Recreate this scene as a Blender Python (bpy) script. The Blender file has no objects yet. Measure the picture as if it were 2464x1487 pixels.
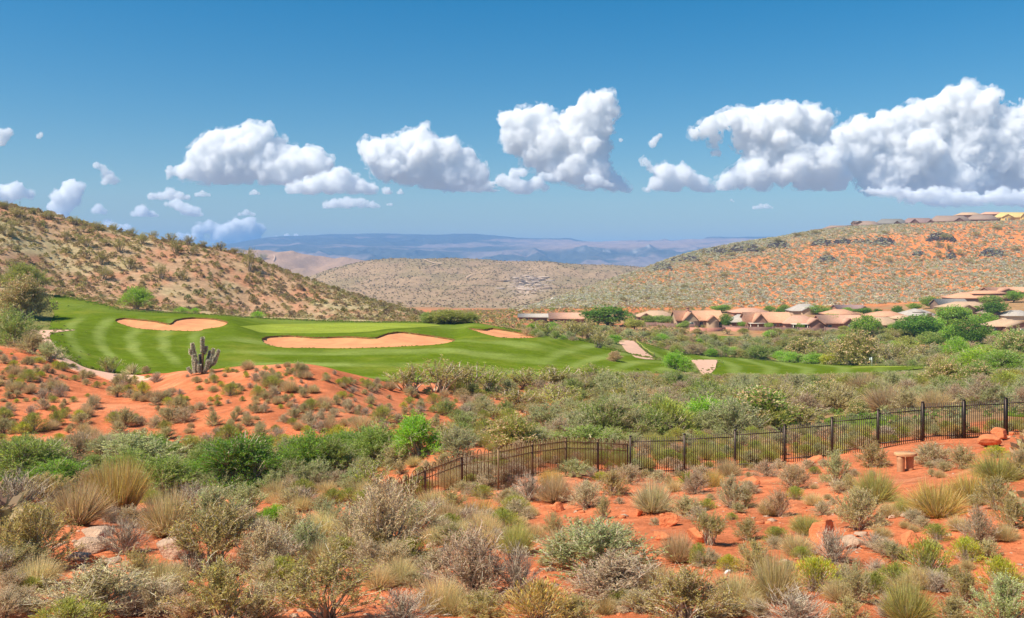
import bpy, math, random
import numpy as np
from mathutils import Vector, noise as mnoise
from mathutils.geometry import delaunay_2d_cdt

rad = math.radians
scene = bpy.context.scene
COL = scene.collection
F, CX, HY = 2134.0, 1232.0, 640.0      # focal length, image centre and eye level, in pixels of the photo at 2464 x 1487
rs = np.random.RandomState(7)

# ------------------------------------------------------------------ small helpers
def tag(o, label=None, cat=None, group=None, kind=None):
    if label: o['label'] = label
    if cat: o['category'] = cat
    if group: o['group'] = group
    if kind: o['kind'] = kind
    return o

def empty(name, loc, rz=0.0):
    o = bpy.data.objects.new(name, None); COL.objects.link(o)
    o.location = loc; o.rotation_euler = (0, 0, rz); o.empty_display_size = 0.2
    return o

def link(name, me, parent=None):
    o = bpy.data.objects.new(name, me); COL.objects.link(o)
    if parent is not None: o.parent = parent
    return o

class MB:
    """collects quads and triangles (numpy) and builds one mesh"""
    def __init__(s): s.v=[]; s.q=[]; s.t=[]; s.qm=[]; s.tm=[]; s.n=0; s.c=[]
    def add(s, V, Q=None, T=None, m=0, col=None):
        V=np.asarray(V,float).reshape(-1,3); s.v.append(V)
        if Q is not None and len(Q):
            Q=np.asarray(Q,int); s.q.append(Q+s.n); s.qm.append(np.full(len(Q),m))
        if T is not None and len(T):
            T=np.asarray(T,int); s.t.append(T+s.n); s.tm.append(np.full(len(T),m))
        if col is None: col=np.ones((len(V),3))
        else: col=np.broadcast_to(np.asarray(col,float),(len(V),3))
        s.c.append(col); s.n+=len(V); return s
    def arrays(s):
        V=np.concatenate(s.v) if s.v else np.zeros((0,3))
        Q=np.concatenate(s.q) if s.q else np.zeros((0,4),int)
        T=np.concatenate(s.t) if s.t else np.zeros((0,3),int)
        return V,Q,T
    def mesh(s, name, mats, smooth=False, color=False):
        V,Q,T=s.arrays()
        me=bpy.data.meshes.new(name)
        me.vertices.add(len(V)); me.vertices.foreach_set('co',V.astype(np.float32).ravel())
        li=np.concatenate([Q.ravel(),T.ravel()]).astype(np.int32)
        me.loops.add(len(li)); me.loops.foreach_set('vertex_index',li)
        tot=np.concatenate([np.full(len(Q),4),np.full(len(T),3)]).astype(np.int32)
        st=np.concatenate([[0],np.cumsum(tot)[:-1]]).astype(np.int32) if len(tot) else tot
        me.polygons.add(len(tot)); me.polygons.foreach_set('loop_start',st)
        me.polygons.foreach_set('loop_total',tot)
        mi=np.concatenate([*(s.qm or [np.zeros(0)]),*(s.tm or [np.zeros(0)])]).astype(np.int32)
        me.polygons.foreach_set('material_index',mi)
        if smooth: me.polygons.foreach_set('use_smooth',np.ones(len(tot),bool))
        for m in (mats if isinstance(mats,(list,tuple)) else [mats]): me.materials.append(m)
        me.update(calc_edges=True)
        if color:
            C=np.concatenate(s.c); a=me.color_attributes.new('soil','FLOAT_COLOR','POINT')
            a.data.foreach_set('color',np.c_[C,np.ones(len(C))].astype(np.float32).ravel())
        return me
    def obj(s, name, mats, parent=None, **k): return link(name, s.mesh(name,mats,**k), parent)

BOXQ=[(0,3,2,1),(4,5,6,7),(0,1,5,4),(1,2,6,5),(2,3,7,6),(3,0,4,7)]
def box(mb, c, d, m=0, rz=0.0, taper=1.0):
    x,y,z=np.array(d)/2.0
    V=np.array([(-x,-y,-z),(x,-y,-z),(x,y,-z),(-x,y,-z),(-x*taper,-y*taper,z),(x*taper,-y*taper,z),(x*taper,y*taper,z),(-x*taper,y*taper,z)])
    cs,sn=math.cos(rz),math.sin(rz)
    V=np.c_[V[:,0]*cs-V[:,1]*sn, V[:,0]*sn+V[:,1]*cs, V[:,2]]+np.array(c)
    mb.add(V,BOXQ,m=m); return mb

def tube(mb, P, R, n=6, m=0, cap=True):
    P=np.asarray(P,float); k=len(P); R=np.broadcast_to(np.asarray(R,float),(k,))
    D=np.gradient(P,axis=0); D/=np.linalg.norm(D,axis=1,keepdims=True)+1e-9
    ref=np.array([0.13,0.97,0.2]) if abs(D[0][2])>0.7 else np.array([0.05,0.1,1.0])
    A=np.cross(D,ref); A/=np.linalg.norm(A,axis=1,keepdims=True)+1e-9
    B=np.cross(D,A); th=np.arange(n)*2*math.pi/n
    V=(P[:,None]+R[:,None,None]*(A[:,None]*np.cos(th)[None,:,None]+B[:,None]*np.sin(th)[None,:,None])).reshape(-1,3)
    Q=[(i*n+j,i*n+(j+1)%n,(i+1)*n+(j+1)%n,(i+1)*n+j) for i in range(k-1) for j in range(n)]
    T=[]
    if cap:
        V=np.r_[V,P[:1],P[-1:]]; a,b=k*n,k*n+1
        T=[(a,(j+1)%n,j) for j in range(n)]+[(b,(k-1)*n+j,(k-1)*n+(j+1)%n) for j in range(n)]
    mb.add(V,Q,T,m=m); return mb

def unit(v): return v/(np.linalg.norm(v,axis=-1,keepdims=True)+1e-9)

def ribbons(mb, P, W, m=0, r=None, col=None):
    """n flat strips: P (n,k,3) centre lines, W (n,k) widths"""
    r=r or rs; P=np.asarray(P,float); n,k,_=P.shape
    W=np.broadcast_to(np.asarray(W,float),(n,k))
    S=unit(np.cross(P[:,-1]-P[:,0], r.normal(size=(n,3))))
    L=P-S[:,None]*W[...,None]/2; Rr=P+S[:,None]*W[...,None]/2
    V=np.stack([L,Rr],2).reshape(-1,3)
    b=(np.arange(n)*2*k)[:,None]+(np.arange(k-1)*2)[None]
    b=b.ravel(); Q=np.c_[b,b+1,b+3,b+2]
    if col is not None: col=np.repeat(col,2*k,axis=0)
    mb.add(V,Q,m=m,col=col); return mb

# ------------------------------------------------------------------ noise
def vnoise(x,y,seed=0):
    xi=np.floor(x).astype(np.int64); yi=np.floor(y).astype(np.int64); fx=x-xi; fy=y-yi
    fx=fx*fx*fx*(fx*(fx*6-15)+10); fy=fy*fy*fy*(fy*(fy*6-15)+10)
    def h(a,b):
        v=(a*374761393+b*668265263+seed*974634533)&0xffffffff
        v=((v^(v>>13))*1274126177)&0xffffffff; v^=v>>16
        return v/4294967296.0
    return (h(xi,yi)*(1-fx)+h(xi+1,yi)*fx)*(1-fy)+(h(xi,yi+1)*(1-fx)+h(xi+1,yi+1)*fx)*fy
def fbm(x,y,seed=0,o=4):
    s=0;a=.5;t=0
    for i in range(o): s=s+a*vnoise(x*2**i+17.3*i,y*2**i-9.1*i,seed+i); t+=a; a*=.5
    return s/t-.5
def smooth(a,b,x): t=np.clip((x-a)/(b-a),0,1); return t*t*(3-2*t)

# ------------------------------------------------------------------ terrain: layers given as (photo X, depth in m, photo Y), read off the photograph
def Z(z): return lambda y: HY-z*F/y
LAY=[
 ('A',[(0,2,Z(-2.6)),(2464,2,Z(-2.6))]),
 ('B',[(-300,10,Z(-3.95)),(1232,10,Z(-4.0)),(2464,10,Z(-3.85))]),
 ('B2',[(0,15,Z(-4.6)),(900,14.5,Z(-4.75)),(1300,15,Z(-4.85)),(1900,16,Z(-4.75)),(2464,16,Z(-4.1))]),
 ('C',[(0,20,Z(-5.3)),(500,20,Z(-5.5)),(900,20,Z(-5.75)),(1200,23,Z(-6.4)),(1500,25,Z(-6.3)),(1800,26,Z(-6.2)),(2180,27,Z(-6.25)),(2464,27,Z(-5.8))]),
 ('D',[(-200,33,Z(-9.9)),(600,32,Z(-10.0)),(834,30.5,Z(-9.73)),(935,31.5,Z(-9.25)),(1023,32.5,Z(-8.87)),(1111,34,Z(-8.62)),(1199,33.2,Z(-8.6)),(1281,35,Z(-8.62)),(1361,37,Z(-8.84)),(1438,38.5,Z(-9.2)),(1517,40,Z(-9.42)),(1647,40,Z(-9.32)),(1800,40,Z(-9.1)),(1888,40.4,Z(-9.0)),(2002,40.6,Z(-8.7)),(2113,40.8,Z(-8.4)),(2220,41,Z(-8.05)),(2420,41.4,Z(-7.9)),(2600,41.6,Z(-7.7))]),
 ('E',[(0,48,1088),(300,47,1098),(600,47,1085),(900,47,1075),(1200,52,1072),(1517,53,1065),(1900,54,1062),(2200,54,1032),(2464,54,1010)]),
 ('F',[(-200,62,930),(0,62,948),(300,62,975),(600,60,968),(800,60,975),(1000,64,1000),(1200,70,1000),(1500,70,1015),(1900,70,1020),(2464,70,985)]),
 ('G',[(-200,82,830),(0,82,845),(100,82,858),(200,80,893),(300,80,914),(380,75,908),(440,71,898),(490,70,893),(600,70,886),(720,70,879),(790,71,888),(850,73,908),(950,78,936),(1100,85,950),(1300,90,958),(1600,92,972),(1900,92,982),(2200,92,972),(2464,92,945)]),
 ('H',[(-200,105,825),(0,105,832),(130,112,838),(200,104,877),(260,100,898),(300,100,898),(400,98,906),(600,98,916),(900,104,909),(1200,108,905),(1400,112,897),(1600,125,890),(1700,140,904),(1900,150,908),(2200,150,902),(2464,150,885)]),
 ('I',[(-200,125,805),(0,128,808),(130,132,803),(300,150,800),(400,153,797),(550,150,800),(640,142,827),(800,138,839),(1000,138,834),(1100,141,824),(1200,150,813),(1300,152,814),(1400,152,836),(1500,152,852),(1600,160,873),(1700,178,884),(1900,185,889),(2200,190,882),(2464,200,850)]),
 ('J',[(-200,150,770),(0,152,775),(130,156,778),(280,165,768),(400,167,767),(550,166,771),(640,158,808),(800,157,809),(950,157,800),(1000,158,803),(1100,160,814),(1130,166,792),(1200,167,795),(1300,167,808),(1400,168,825),(1500,172,846),(1600,186,866),(1700,205,867),(1900,215,879),(2200,220,877),(2464,240,828)]),
 ('K',[(-200,182,690),(0,185,698),(130,200,711),(200,200,721),(300,195,743),(400,198,750),(500,205,755),(600,214,762),(700,214,768),(800,210,772),(1000,206,774),(1150,202,777),(1200,194,785),(1300,186,802),(1400,190,815),(1470,210,824),(1530,230,822),(1600,236,840),(1700,244,853),(1900,244,866),(2200,248,868),(2464,290,803)]),
 ('L',[(-200,200,660),(0,200,676),(130,216,699),(200,216,710),(300,212,735),(400,215,742),(500,222,748),(600,232,755),(700,232,762),(800,230,768),(1000,236,774),(1100,255,776),(1200,270,784),(1300,290,795),(1500,305,802),(1700,325,800),(1900,330,800),(2200,340,798),(2464,350,793)]),
 ('M',[(-300,275,440),(0,280,493),(60,280,504),(120,280,519),(200,280,540),(300,280,564),(400,280,582),(500,280,597),(600,280,620),(640,280,636),(700,278,660),(800,276,695),(900,275,726),(1000,274,755),(1050,276,767),(1100,330,768),(1200,370,763),(1300,390,768),(1400,400,773),(1700,400,770),(2000,400,765),(2200,400,752),(2464,400,730)]),
 ('N',[(-300,420,560),(300,420,650),(640,430,720),(900,450,760),(1080,480,754),(1220,480,750),(1290,480,744),(1600,490,742),(2000,490,738),(2200,490,728),(2464,490,700)]),
 ('O',[(-300,650,745),(1000,650,749),(1220,640,747),(1280,630,738),(1350,620,724),(1450,640,706),(1600,660,690),(2000,680,652),(2464,700,630)]),
 ('P',[(-300,800,742),(1000,800,741),(1230,800,741),(1290,800,735),(1350,800,712),(1450,820,678),(1520,840,656),(1560,850,642),(1600,860,627),(1650,865,611),(1750,880,590),(1850,880,575),(1950,880,558),(2060,880,546),(2200,880,540),(2464,880,532)]),
 ('Q',[(-300,1080,742),(1230,1080,741),(1350,1080,726),(1560,1080,680),(1800,1080,618),(2000,1080,575),(2464,1080,553)]),
 ('R',[(-300,1500,735),(700,1500,715),(850,1500,690),(1030,1480,682),(1300,1480,690),(1560,1480,700),(1900,1500,650),(2464,1500,600)]),
 ('S',[(-300,1900,725),(600,1900,715),(700,1900,688),(750,1900,664),(800,1900,646),(850,1900,633),(900,1900,626),(950,1900,622),(1030,1900,619),(1150,1900,623),(1220,1900,628),(1300,1900,629),(1400,1900,634),(1500,1900,639),(1560,1900,645),(2464,1900,648)]),
 ('T',[(-300,2300,668),(600,2300,662),(700,2300,664),(860,2300,665),(2464,2300,665)]),
 ('U',[(-300,2900,606),(600,2900,606),(640,2900,606),(700,2900,607),(760,2900,612),(800,2900,617),(850,2900,621),(880,2900,627),(950,2900,642),(1100,2900,652),(2464,2900,654)]),
 ('V',[(-300,3700,655),(2464,3700,655)]),
 ('W',[(-300,5200,651),(2464,5200,651)]),
 ('X',[(-300,15500,643.7),(2464,15500,643.7)]),
]
LN=[l[0] for l in LAY]
XF=np.arange(-300,2768,4.0)
def gauss(a,sig):
    k=np.arange(-int(3*sig),int(3*sig)+1); w=np.exp(-.5*(k/sig)**2); w/=w.sum()
    return np.convolve(np.pad(a,len(k)//2,mode='edge'),w,mode='valid')
LD=np.zeros((len(LAY),len(XF))); LZ=np.zeros_like(LD)
for i,(nm,pts) in enumerate(LAY):
    xs=np.array([p[0] for p in pts],float); ds=np.array([p[1] for p in pts],float)
    Ys=np.array([p[2](p[1]) if callable(p[2]) else p[2] for p in pts],float)
    d=np.exp(np.interp(XF,xs,np.log(ds))); Yv=np.interp(XF,xs,Ys)
    sg=3.0 if nm in 'JKIG' else 5.0
    d=gauss(d,sg); Yv=gauss(Yv,sg)
    LD[i]=d; LZ[i]=(HY-Yv)*d/F
for i in range(1,len(LAY)): LD[i]=np.maximum(LD[i],LD[i-1]*1.02)
def ylay(nm,X): return np.interp(X,XF,LD[LN.index(nm)])

def pchip_cols(D,Zv,y):
    """monotone cubic through each column's layers, at depths y (ny,) -> (ny,nx)"""
    h=np.diff(D,axis=0); dl=np.diff(Zv,axis=0)/h
    m=np.zeros_like(Zv)
    w1=2*h[1:]+h[:-1]; w2=h[1:]+2*h[:-1]
    with np.errstate(divide='ignore',invalid='ignore'):
        mm=(w1+w2)/(w1/dl[:-1]+w2/dl[1:])
    m[1:-1]=np.where(dl[:-1]*dl[1:]>0,mm,0); m[0]=dl[0]; m[-1]=dl[-1]
    out=np.empty((len(y),D.shape[1]))
    for j in range(D.shape[1]):
        k=np.clip(np.searchsorted(D[:,j],y)-1,0,len(D)-2); hh=h[k,j]; t=np.clip((y-D[k,j])/hh,0,1)
        out[:,j]=((1+2*t)*(1-t)**2*Zv[k,j]+t*(1-t)**2*hh*m[k,j]+t*t*(3-2*t)*Zv[k+1,j]+t*t*(t-1)*hh*m[k+1,j])
    return out
NY=960
YG=np.exp(np.linspace(math.log(2.0),math.log(15400.0),NY))
XG=np.r_[np.linspace(-2800,-320,50,endpoint=False),np.arange(-300,2764,5.0),np.linspace(2790,5200,50)]
ZI=pchip_cols(LD,LZ,YG)                       # (NY, len(XF))
ZG=np.empty((NY,len(XG)))
for r_ in range(NY): ZG[r_]=np.interp(XG,XF,ZI[r_])
GX,GY=np.meshgrid(XG,YG); WX=(GX-CX)/F*GY; WY=GY

def lay2(nm): return np.interp(XG,XF,LD[LN.index(nm)])[None,:]
def band(a,b,soft=.06):                          # 1 between layers a and b
    la,lb=np.log(lay2(a)),np.log(lay2(b)); ly=np.log(GY)
    return smooth(la-soft,la+soft,ly)*(1-smooth(lb-soft,lb+soft,ly))
golf=band('H','K',.03)*(1-smooth(1620,1750,GX)) + band('H','K',.03)*smooth(1620,1750,GX)
golf=np.clip(golf,0,1)
near=1-smooth(25,60,GY)
ZG+= (fbm(WX/1.6,WY/1.6,1,3)*.22 + fbm(WX/.5,WY/.5,5,2)*.06)*near
ZG+= fbm(WX/7,WY/7,2,3)*.7*smooth(8,20,GY)*(1-smooth(60,110,GY))*(1-golf)
ZG+= fbm(WX/9,WY/9,3,4)*1.1*smooth(160,230,GY)*(1-smooth(350,420,GY))*(1-golf)*np.where(GX<1150,1,.5)
ZG+= fbm(WX/40,WY/40,4,4)*3.0*smooth(520,620,GY)*(1-smooth(950,1200,GY))*(1-smooth(820,870,GY)*.6)
rid=np.abs(fbm(WX/170,WY/260,6,4))*2
ZG+= (-(rid-.2)*22+fbm(WX/40,WY/40,8,3)*8)*smooth(1150,1400,GY)*(1-smooth(1750,1880,GY)*.75)*(1-smooth(2000,2200,GY))
rid2=np.abs(fbm(WX/160,WY/300,9,3))*2
ZG+= (.2-rid2)*42*smooth(2250,2500,GY)*(1-smooth(2800,3000,GY)*.75)*(1-smooth(3300,3800,GY))

ZG+=.95*np.exp(-((GX-1065)/85)**2-((np.log(GY)-math.log(42.5))/.075)**2)
# bunkers: hollows in the ground (photo outlines, walked back onto the terrain)
def bil(x,y,G):
    X=CX+F*x/y; i=np.clip(np.searchsorted(XG,X)-1,0,len(XG)-2); fx=np.clip((X-XG[i])/(XG[i+1]-XG[i]),0,1)
    t=(np.log(y)-math.log(2.0))/(math.log(15400.0)-math.log(2.0))*(NY-1); j=np.clip(t.astype(int),0,NY-2); fy=np.clip(t-j,0,1)
    return (G[j,i]*(1-fx)+G[j,i+1]*fx)*(1-fy)+(G[j+1,i]*(1-fx)+G[j+1,i+1]*fx)*fy
def ter(x,y): return bil(np.atleast_1d(np.asarray(x,float)),np.atleast_1d(np.asarray(y,float)),ZG)
def hit(X,Y,y0=3.0,y1=9000.0):
    """photo point -> first point of the terrain the line of sight meets beyond depth y0"""
    ys=np.exp(np.linspace(math.log(y0),math.log(y1),1400)); xs=(X-CX)/F*ys
    d=bil(xs,ys,ZG)-(HY-Y)/F*ys
    k=np.nonzero(d>=0)[0]
    if len(k)==0: k=np.array([int(np.argmax(d))])
    k=k[0]
    if k>0 and d[k]>=0:
        t=-d[k-1]/(d[k]-d[k-1]+1e-12); y=ys[k-1]+(ys[k]-ys[k-1])*t
    else: y=ys[k]
    x=(X-CX)/F*y
    return Vector((x,y,float(ter(x,y)[0])))
# ------------------------------------------------------------------ materials
def newmat(name):
    m=bpy.data.materials.new(name); m.use_nodes=True; nt=m.node_tree; nt.nodes.clear(); return m,nt
class N:
    def __init__(s,nt): s.nt=nt
    def __call__(s,t,ins=None,**p):
        n=s.nt.nodes.new(t)
        for k,v in p.items(): setattr(n,k,v)
        for k,v in (ins or {}).items():
            if isinstance(v,bpy.types.NodeSocket): s.nt.links.new(v,n.inputs[k])
            else: n.inputs[k].default_value=v
        return n
    def math(s,op,a,b=0.0,c=0.0,clamp=False):
        n=s('ShaderNodeMath',{0:a,1:b,2:c},operation=op); n.use_clamp=clamp; return n.outputs[0]
    def mix(s,f,a,b,blend='MIX'):
        n=s('ShaderNodeMix',data_type='RGBA',blend_type=blend)
        for i,v in ((0,f),(6,a),(7,b)):
            if isinstance(v,bpy.types.NodeSocket): s.nt.links.new(v,n.inputs[i])
            else: n.inputs[i].default_value=v if i==0 else (*v,1)
        return n.outputs[2]
    def noise(s,vec,scale,detail=4,rough=.55):
        n=s('ShaderNodeTexNoise',{'Vector':vec,'Scale':scale,'Detail':detail,'Roughness':rough}); return n.outputs['Fac']
    def ramp(s,f,a,b,c0=0.0,c1=1.0):
        n=s('ShaderNodeMapRange',{0:f,1:a,2:b,3:c0,4:c1}); return n.outputs[0]
    def pos(s): return s('ShaderNodeNewGeometry').outputs['Position']
    def out(s,sh,**k):
        o=s('ShaderNodeOutputMaterial'); s.nt.links.new(sh,o.inputs['Surface'])

def plain(name,col,rough=.8,var=.25,scale=3.0,bump=.15,metal=0.0,obj=True):
    """a mottled plain surface with fine bumps"""
    m,nt=newmat(name); n=N(nt)
    co=n('ShaderNodeTexCoord').outputs['Object'] if obj else n.pos()
    f=n.noise(co,scale,5,.6)
    c=n.mix(n.ramp(f,.25,.75),tuple(np.array(col)*(1-var)),tuple(np.clip(np.array(col)*(1+var),0,1)))
    b=n('ShaderNodeBump',{'Height':n.noise(co,scale*6,4,.6),'Strength':bump,'Distance':.05})
    p=n('ShaderNodeBsdfPrincipled',{'Base Color':c,'Roughness':rough,'Metallic':metal,'Normal':b.outputs[0],'Specular IOR Level':.25})
    n.out(p.outputs[0]); return m

def leafmat(name,tint=None,attr=False,trans=.35,var=.45,hue=.03):
    """leaves: base colour from the object's own colour (or a colour attribute), each leaf a little different"""
    m,nt=newmat(name); n=N(nt)
    if attr: base=n('ShaderNodeVertexColor',layer_name='soil').outputs[0]
    elif tint is not None: base=n('ShaderNodeRGB').outputs[0]; base.default_value=(*tint,1)
    else: base=n('ShaderNodeObjectInfo').outputs['Color']
    g=n('ShaderNodeNewGeometry'); ri=g.outputs['Random Per Island']
    hs=n('ShaderNodeHueSaturation',{'Hue':n.ramp(n.math('FRACT',n.math('MULTIPLY',ri,7.31)),0,1,.5-hue,.5+hue),
         'Saturation':n.ramp(n.math('FRACT',n.math('MULTIPLY',ri,13.7)),0,1,.8,1.15),
         'Value':n.ramp(ri,0,1,1-var,1+var),'Color':base})
    d=n('ShaderNodeBsdfDiffuse',{'Color':hs.outputs[0]})
    t=n('ShaderNodeBsdfTranslucent',{'Color':hs.outputs[0]})
    mx=n('ShaderNodeMixShader',{0:trans,1:d.outputs[0],2:t.outputs[0]})
    n.out(mx.outputs[0]); return m

M={}
M['leaf']=leafmat('leaf',trans=.45)
M['leaf_mass']=leafmat('leaf_mass',attr=True,var=.3,trans=.4)
M['twig']=leafmat('twig',tint=(.47,.375,.265),trans=0.0,var=.5,hue=.02)
M['straw']=leafmat('straw',trans=.3,var=.35,hue=.02)
M['bark']=plain('bark',(.10,.07,.05),.9,.4,8,.5)
M['blossom']=leafmat('blossom',tint=(.62,.44,.22),trans=.3,var=.3)
M['yellow_flower']=leafmat('yellow_flower',tint=(.75,.5,.04),trans=.3,var=.2)
M['iron']=plain('iron',(.058,.042,.034),.45,.3,5,.05,.6)
M['rust_iron']=plain('rust_iron',(.21,.13,.065),.6,.3,5,.08,.3)
M['bench_stone']=plain('bench_stone',(.50,.26,.13),.85,.25,6,.35)
M['bench_top']=plain('bench_top',(.60,.33,.16),.85,.2,6,.3)
M['red_rock']=plain('red_rock',(.66,.215,.085),.9,.3,3,.8)
M['pale_rock']=plain('pale_rock',(.56,.37,.245),.9,.3,4,.9)
M['lava']=plain('lava',(.075,.06,.06),.9,.5,.6,.9)
M['slab_rock']=plain('slab_rock',(.50,.37,.27),.9,.25,.3,.6)
M['white']=plain('white',(.8,.8,.78),.5,.05,3,.05)
M['wood']=plain('wood',(.12,.09,.07),.8,.3,4,.3)
M['rope']=plain('rope',(.55,.50,.10),.7,.2,20,.2)

# ground: colour per vertex is the kind of soil; fine grain, clods and pebbles come from noise in world space
def groundmat():
    m,nt=newmat('soil'); n=N(nt); P=n.pos()
    soil=n('ShaderNodeVertexColor',layer_name='soil').outputs[0]
    y=n('ShaderNodeSeparateXYZ',{0:P}).outputs[1]
    far=n.ramp(y,350,1000); mid=n.ramp(y,60,160)
    a=n.noise(P,1.1,6,.65); b=n.noise(P,9.0,5,.7); c=n.noise(P,.16,8,.72); e=n.noise(P,.35,5,.65)
    va=n.ramp(a,.25,.75,.68,1.24); vb=n.ramp(b,.3,.7,.72,1.18); ve=n.ramp(e,.3,.7,.72,1.2)
    v=n.math('MULTIPLY',n.math('MULTIPLY',va,ve),n('ShaderNodeMix',{0:mid,2:vb,3:1.0}).outputs[0])
    vc=n.ramp(c,.34,.66,.66,1.28)
    v=n('ShaderNodeMix',{0:far,2:v,3:vc}).outputs[0]
    vv=n('ShaderNodeCombineXYZ',{0:v,1:v,2:v}).outputs[0]
    col=n.mix(1.0,soil,vv,'MULTIPLY')
    pale=n.math('MULTIPLY',n.ramp(n.noise(P,3.3,3,.6),.62,.7),n.math('SUBTRACT',.45,n.math('MULTIPLY',mid,.45)))
    col=n.mix(pale,col,(.62,.36,.24))
    h=n.math('ADD',n.math('MULTIPLY',n.noise(P,5,6,.7),.12),n.math('MULTIPLY',n.noise(P,28,3,.6),.02))
    bp=n('ShaderNodeBump',{'Height':h,'Strength':.8,'Distance':1.0})
    p=n('ShaderNodeBsdfPrincipled',{'Base Color':col,'Roughness':1.0,'Specular IOR Level':0.0,'Normal':bp.outputs[0]})
    n.out(p.outputs[0]); return m
M['soil']=groundmat()
def turfmat(name,c0,c1):
    m,nt=newmat(name); n=N(nt); P=n.pos()
    s=n('ShaderNodeVertexColor',layer_name='soil').outputs[0]
    f=n('ShaderNodeSeparateColor',{0:s}).outputs[0]
    f=n.math('ADD',f,n.ramp(n.noise(P,.5,5,.7),.2,.8,-.22,.22),clamp=True)
    col=n.mix(f,c0,c1)
    v=n.math('MULTIPLY',n.ramp(n.noise(P,2.2,5,.75),.3,.7,.74,1.22),n.ramp(n.noise(P,.22,5,.7),.3,.7,.84,1.14)); vv=n('ShaderNodeCombineXYZ',{0:v,1:v,2:v}).outputs[0]
    col=n.mix(1.0,col,vv,'MULTIPLY')
    dry=n.ramp(n.noise(P,.09,6,.7),.52,.70,0,.55)
    col=n.mix(dry,col,(.27,.27,.04))
    bp=n('ShaderNodeBump',{'Height':n.noise(P,6,4,.7),'Strength':.4,'Distance':.15})
    p=n('ShaderNodeBsdfPrincipled',{'Base Color':col,'Roughness':1.0,'Specular IOR Level':0.0,'Normal':bp.outputs[0]})
    n.out(p.outputs[0]); return m
M['turf']=turfmat('turf',(.112,.162,.008),(.25,.30,.07))
M['green']=turfmat('green',(.26,.31,.035),(.30,.345,.05))
M['lip']=plain('lip',(.20,.115,.035),.95,.4,2,.4)
M['bunker_sand']=plain('bunker_sand',(.70,.285,.12),.95,.22,.35,.7,obj=False)
M['path_paving']=plain('path_paving',(.72,.42,.28),.9,.1,.4,.1,obj=False)
M['pale_road']=plain('pale_road',(.62,.52,.42),.9,.15,.2,.1,obj=False)
M['track']=plain('track',(.60,.40,.26),.9,.15,.2,.1,obj=False)
# ------------------------------------------------------------------ camera, sun, sky
cam=bpy.data.cameras.new('camera'); co=bpy.data.objects.new('camera',cam); COL.objects.link(co)
co.location=(0,0,0); co.rotation_euler=(rad(90),0,0)
cam.sensor_width=36; cam.sensor_fit='HORIZONTAL'; cam.lens=36*F/2464
cam.shift_y=-(743.5-HY)/2464; cam.clip_start=.1; cam.clip_end=80000
scene.camera=co
SUN_EL,SUN_AZ=rad(52),math.atan2(-.88,-.45)      # azimuth from +Y towards +X
sd=Vector((math.sin(SUN_AZ)*math.cos(SUN_EL),math.cos(SUN_AZ)*math.cos(SUN_EL),math.sin(SUN_EL)))
sl=bpy.data.lights.new('sun','SUN'); sl.energy=5.0; sl.angle=rad(.5); sl.color=(1,.93,.80)
so=bpy.data.objects.new('sun',sl); COL.objects.link(so); so.rotation_euler=sd.to_track_quat('Z','Y').to_euler()
w=bpy.data.worlds.new('World'); scene.world=w; w.use_nodes=True; nt=w.node_tree; nt.nodes.clear(); n=N(nt)
sky=n('ShaderNodeTexSky',sky_type='NISHITA'); sky.sun_disc=False; sky.sun_elevation=SUN_EL; sky.sun_rotation=SUN_AZ
sky.altitude=0; sky.air_density=1.12; sky.dust_density=.7; sky.ozone_density=3.2
hs=n('ShaderNodeHueSaturation',{'Hue':.493,'Saturation':1.57,'Value':1.0,'Color':sky.outputs[0]})
bg=n('ShaderNodeBackground',{'Color':hs.outputs[0],'Strength':.079})
wo=n('ShaderNodeOutputWorld'); nt.links.new(bg.outputs[0],wo.inputs[0])
vs=scene.view_settings; vs.view_transform='Standard'; vs.look='None'; vs.gamma=1; vs.exposure=.45
scene.render.engine='CYCLES'; cy=scene.cycles
cy.max_bounces=40; cy.diffuse_bounces=3; cy.glossy_bounces=2; cy.transmission_bounces=3; cy.transparent_max_bounces=6; cy.volume_bounces=36
cy.use_denoising=True; cy.denoiser='OPENIMAGEDENOISE'; cy.denoising_input_passes='RGB_ALBEDO_NORMAL'; cy.denoising_prefilter='ACCURATE'

# ------------------------------------------------------------------ ground sheet
def g2(cx,cy,sx,sy): return np.exp(-((GX-cx)/sx)**2-((np.log(GY)-math.log(cy))/sy)**2)
def lerp(a,b,t): return a*(1-t[...,None])+np.asarray(b)*t[...,None]
n1=fbm(WX/22,WY/22,21,4); n2=fbm(WX/5,WY/5,22,4); n3=fbm(WX/60,WY/60,23,4)
C=np.ones(GX.shape+(3,))*np.array((.69,.215,.092))
C=lerp(C,(.74,.28,.135),smooth(-.02,.25,n2)); C=lerp(C,(.56,.15,.06),smooth(-.02,.25,-n1)*.6)
valley=np.clip(smooth(1000,1250,GX)*smooth(80,110,GY)+smooth(1380,1650,GX),0,1)*band('E','N',.05)
C=lerp(C,(.33,.25,.12),valley*.75*smooth(-.25,.05,n1+.12*smooth(1300,1700,GX)))
C=lerp(C,(.20,.22,.07),golf*.9)
lh=band('K','N',.02)*(1-smooth(1040,1120,GX))
hill=lerp(np.ones(GX.shape+(3,))*np.array((.485,.30,.175)),(.49,.38,.205),smooth(-.12,.18,n1+.5*n2+.12*smooth(400,900,GX)))
hill=lerp(hill,(.54,.25,.14),smooth(.05,.25,-n2-.3*n1)*.8)
C=C*(1-lh[...,None])+hill*lh[...,None]
rh=smooth(1230,1330,GX)*smooth(np.log(lay2('N'))-.05,np.log(lay2('N'))+.02,np.log(GY))*(1-smooth(1100,1250,GY))
n4=fbm(WX/90,WY/120,31,4)
rc=lerp(np.ones(GX.shape+(3,))*np.array((.70,.25,.085)),(.48,.29,.155),smooth(-.03,.12,n4))
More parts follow.
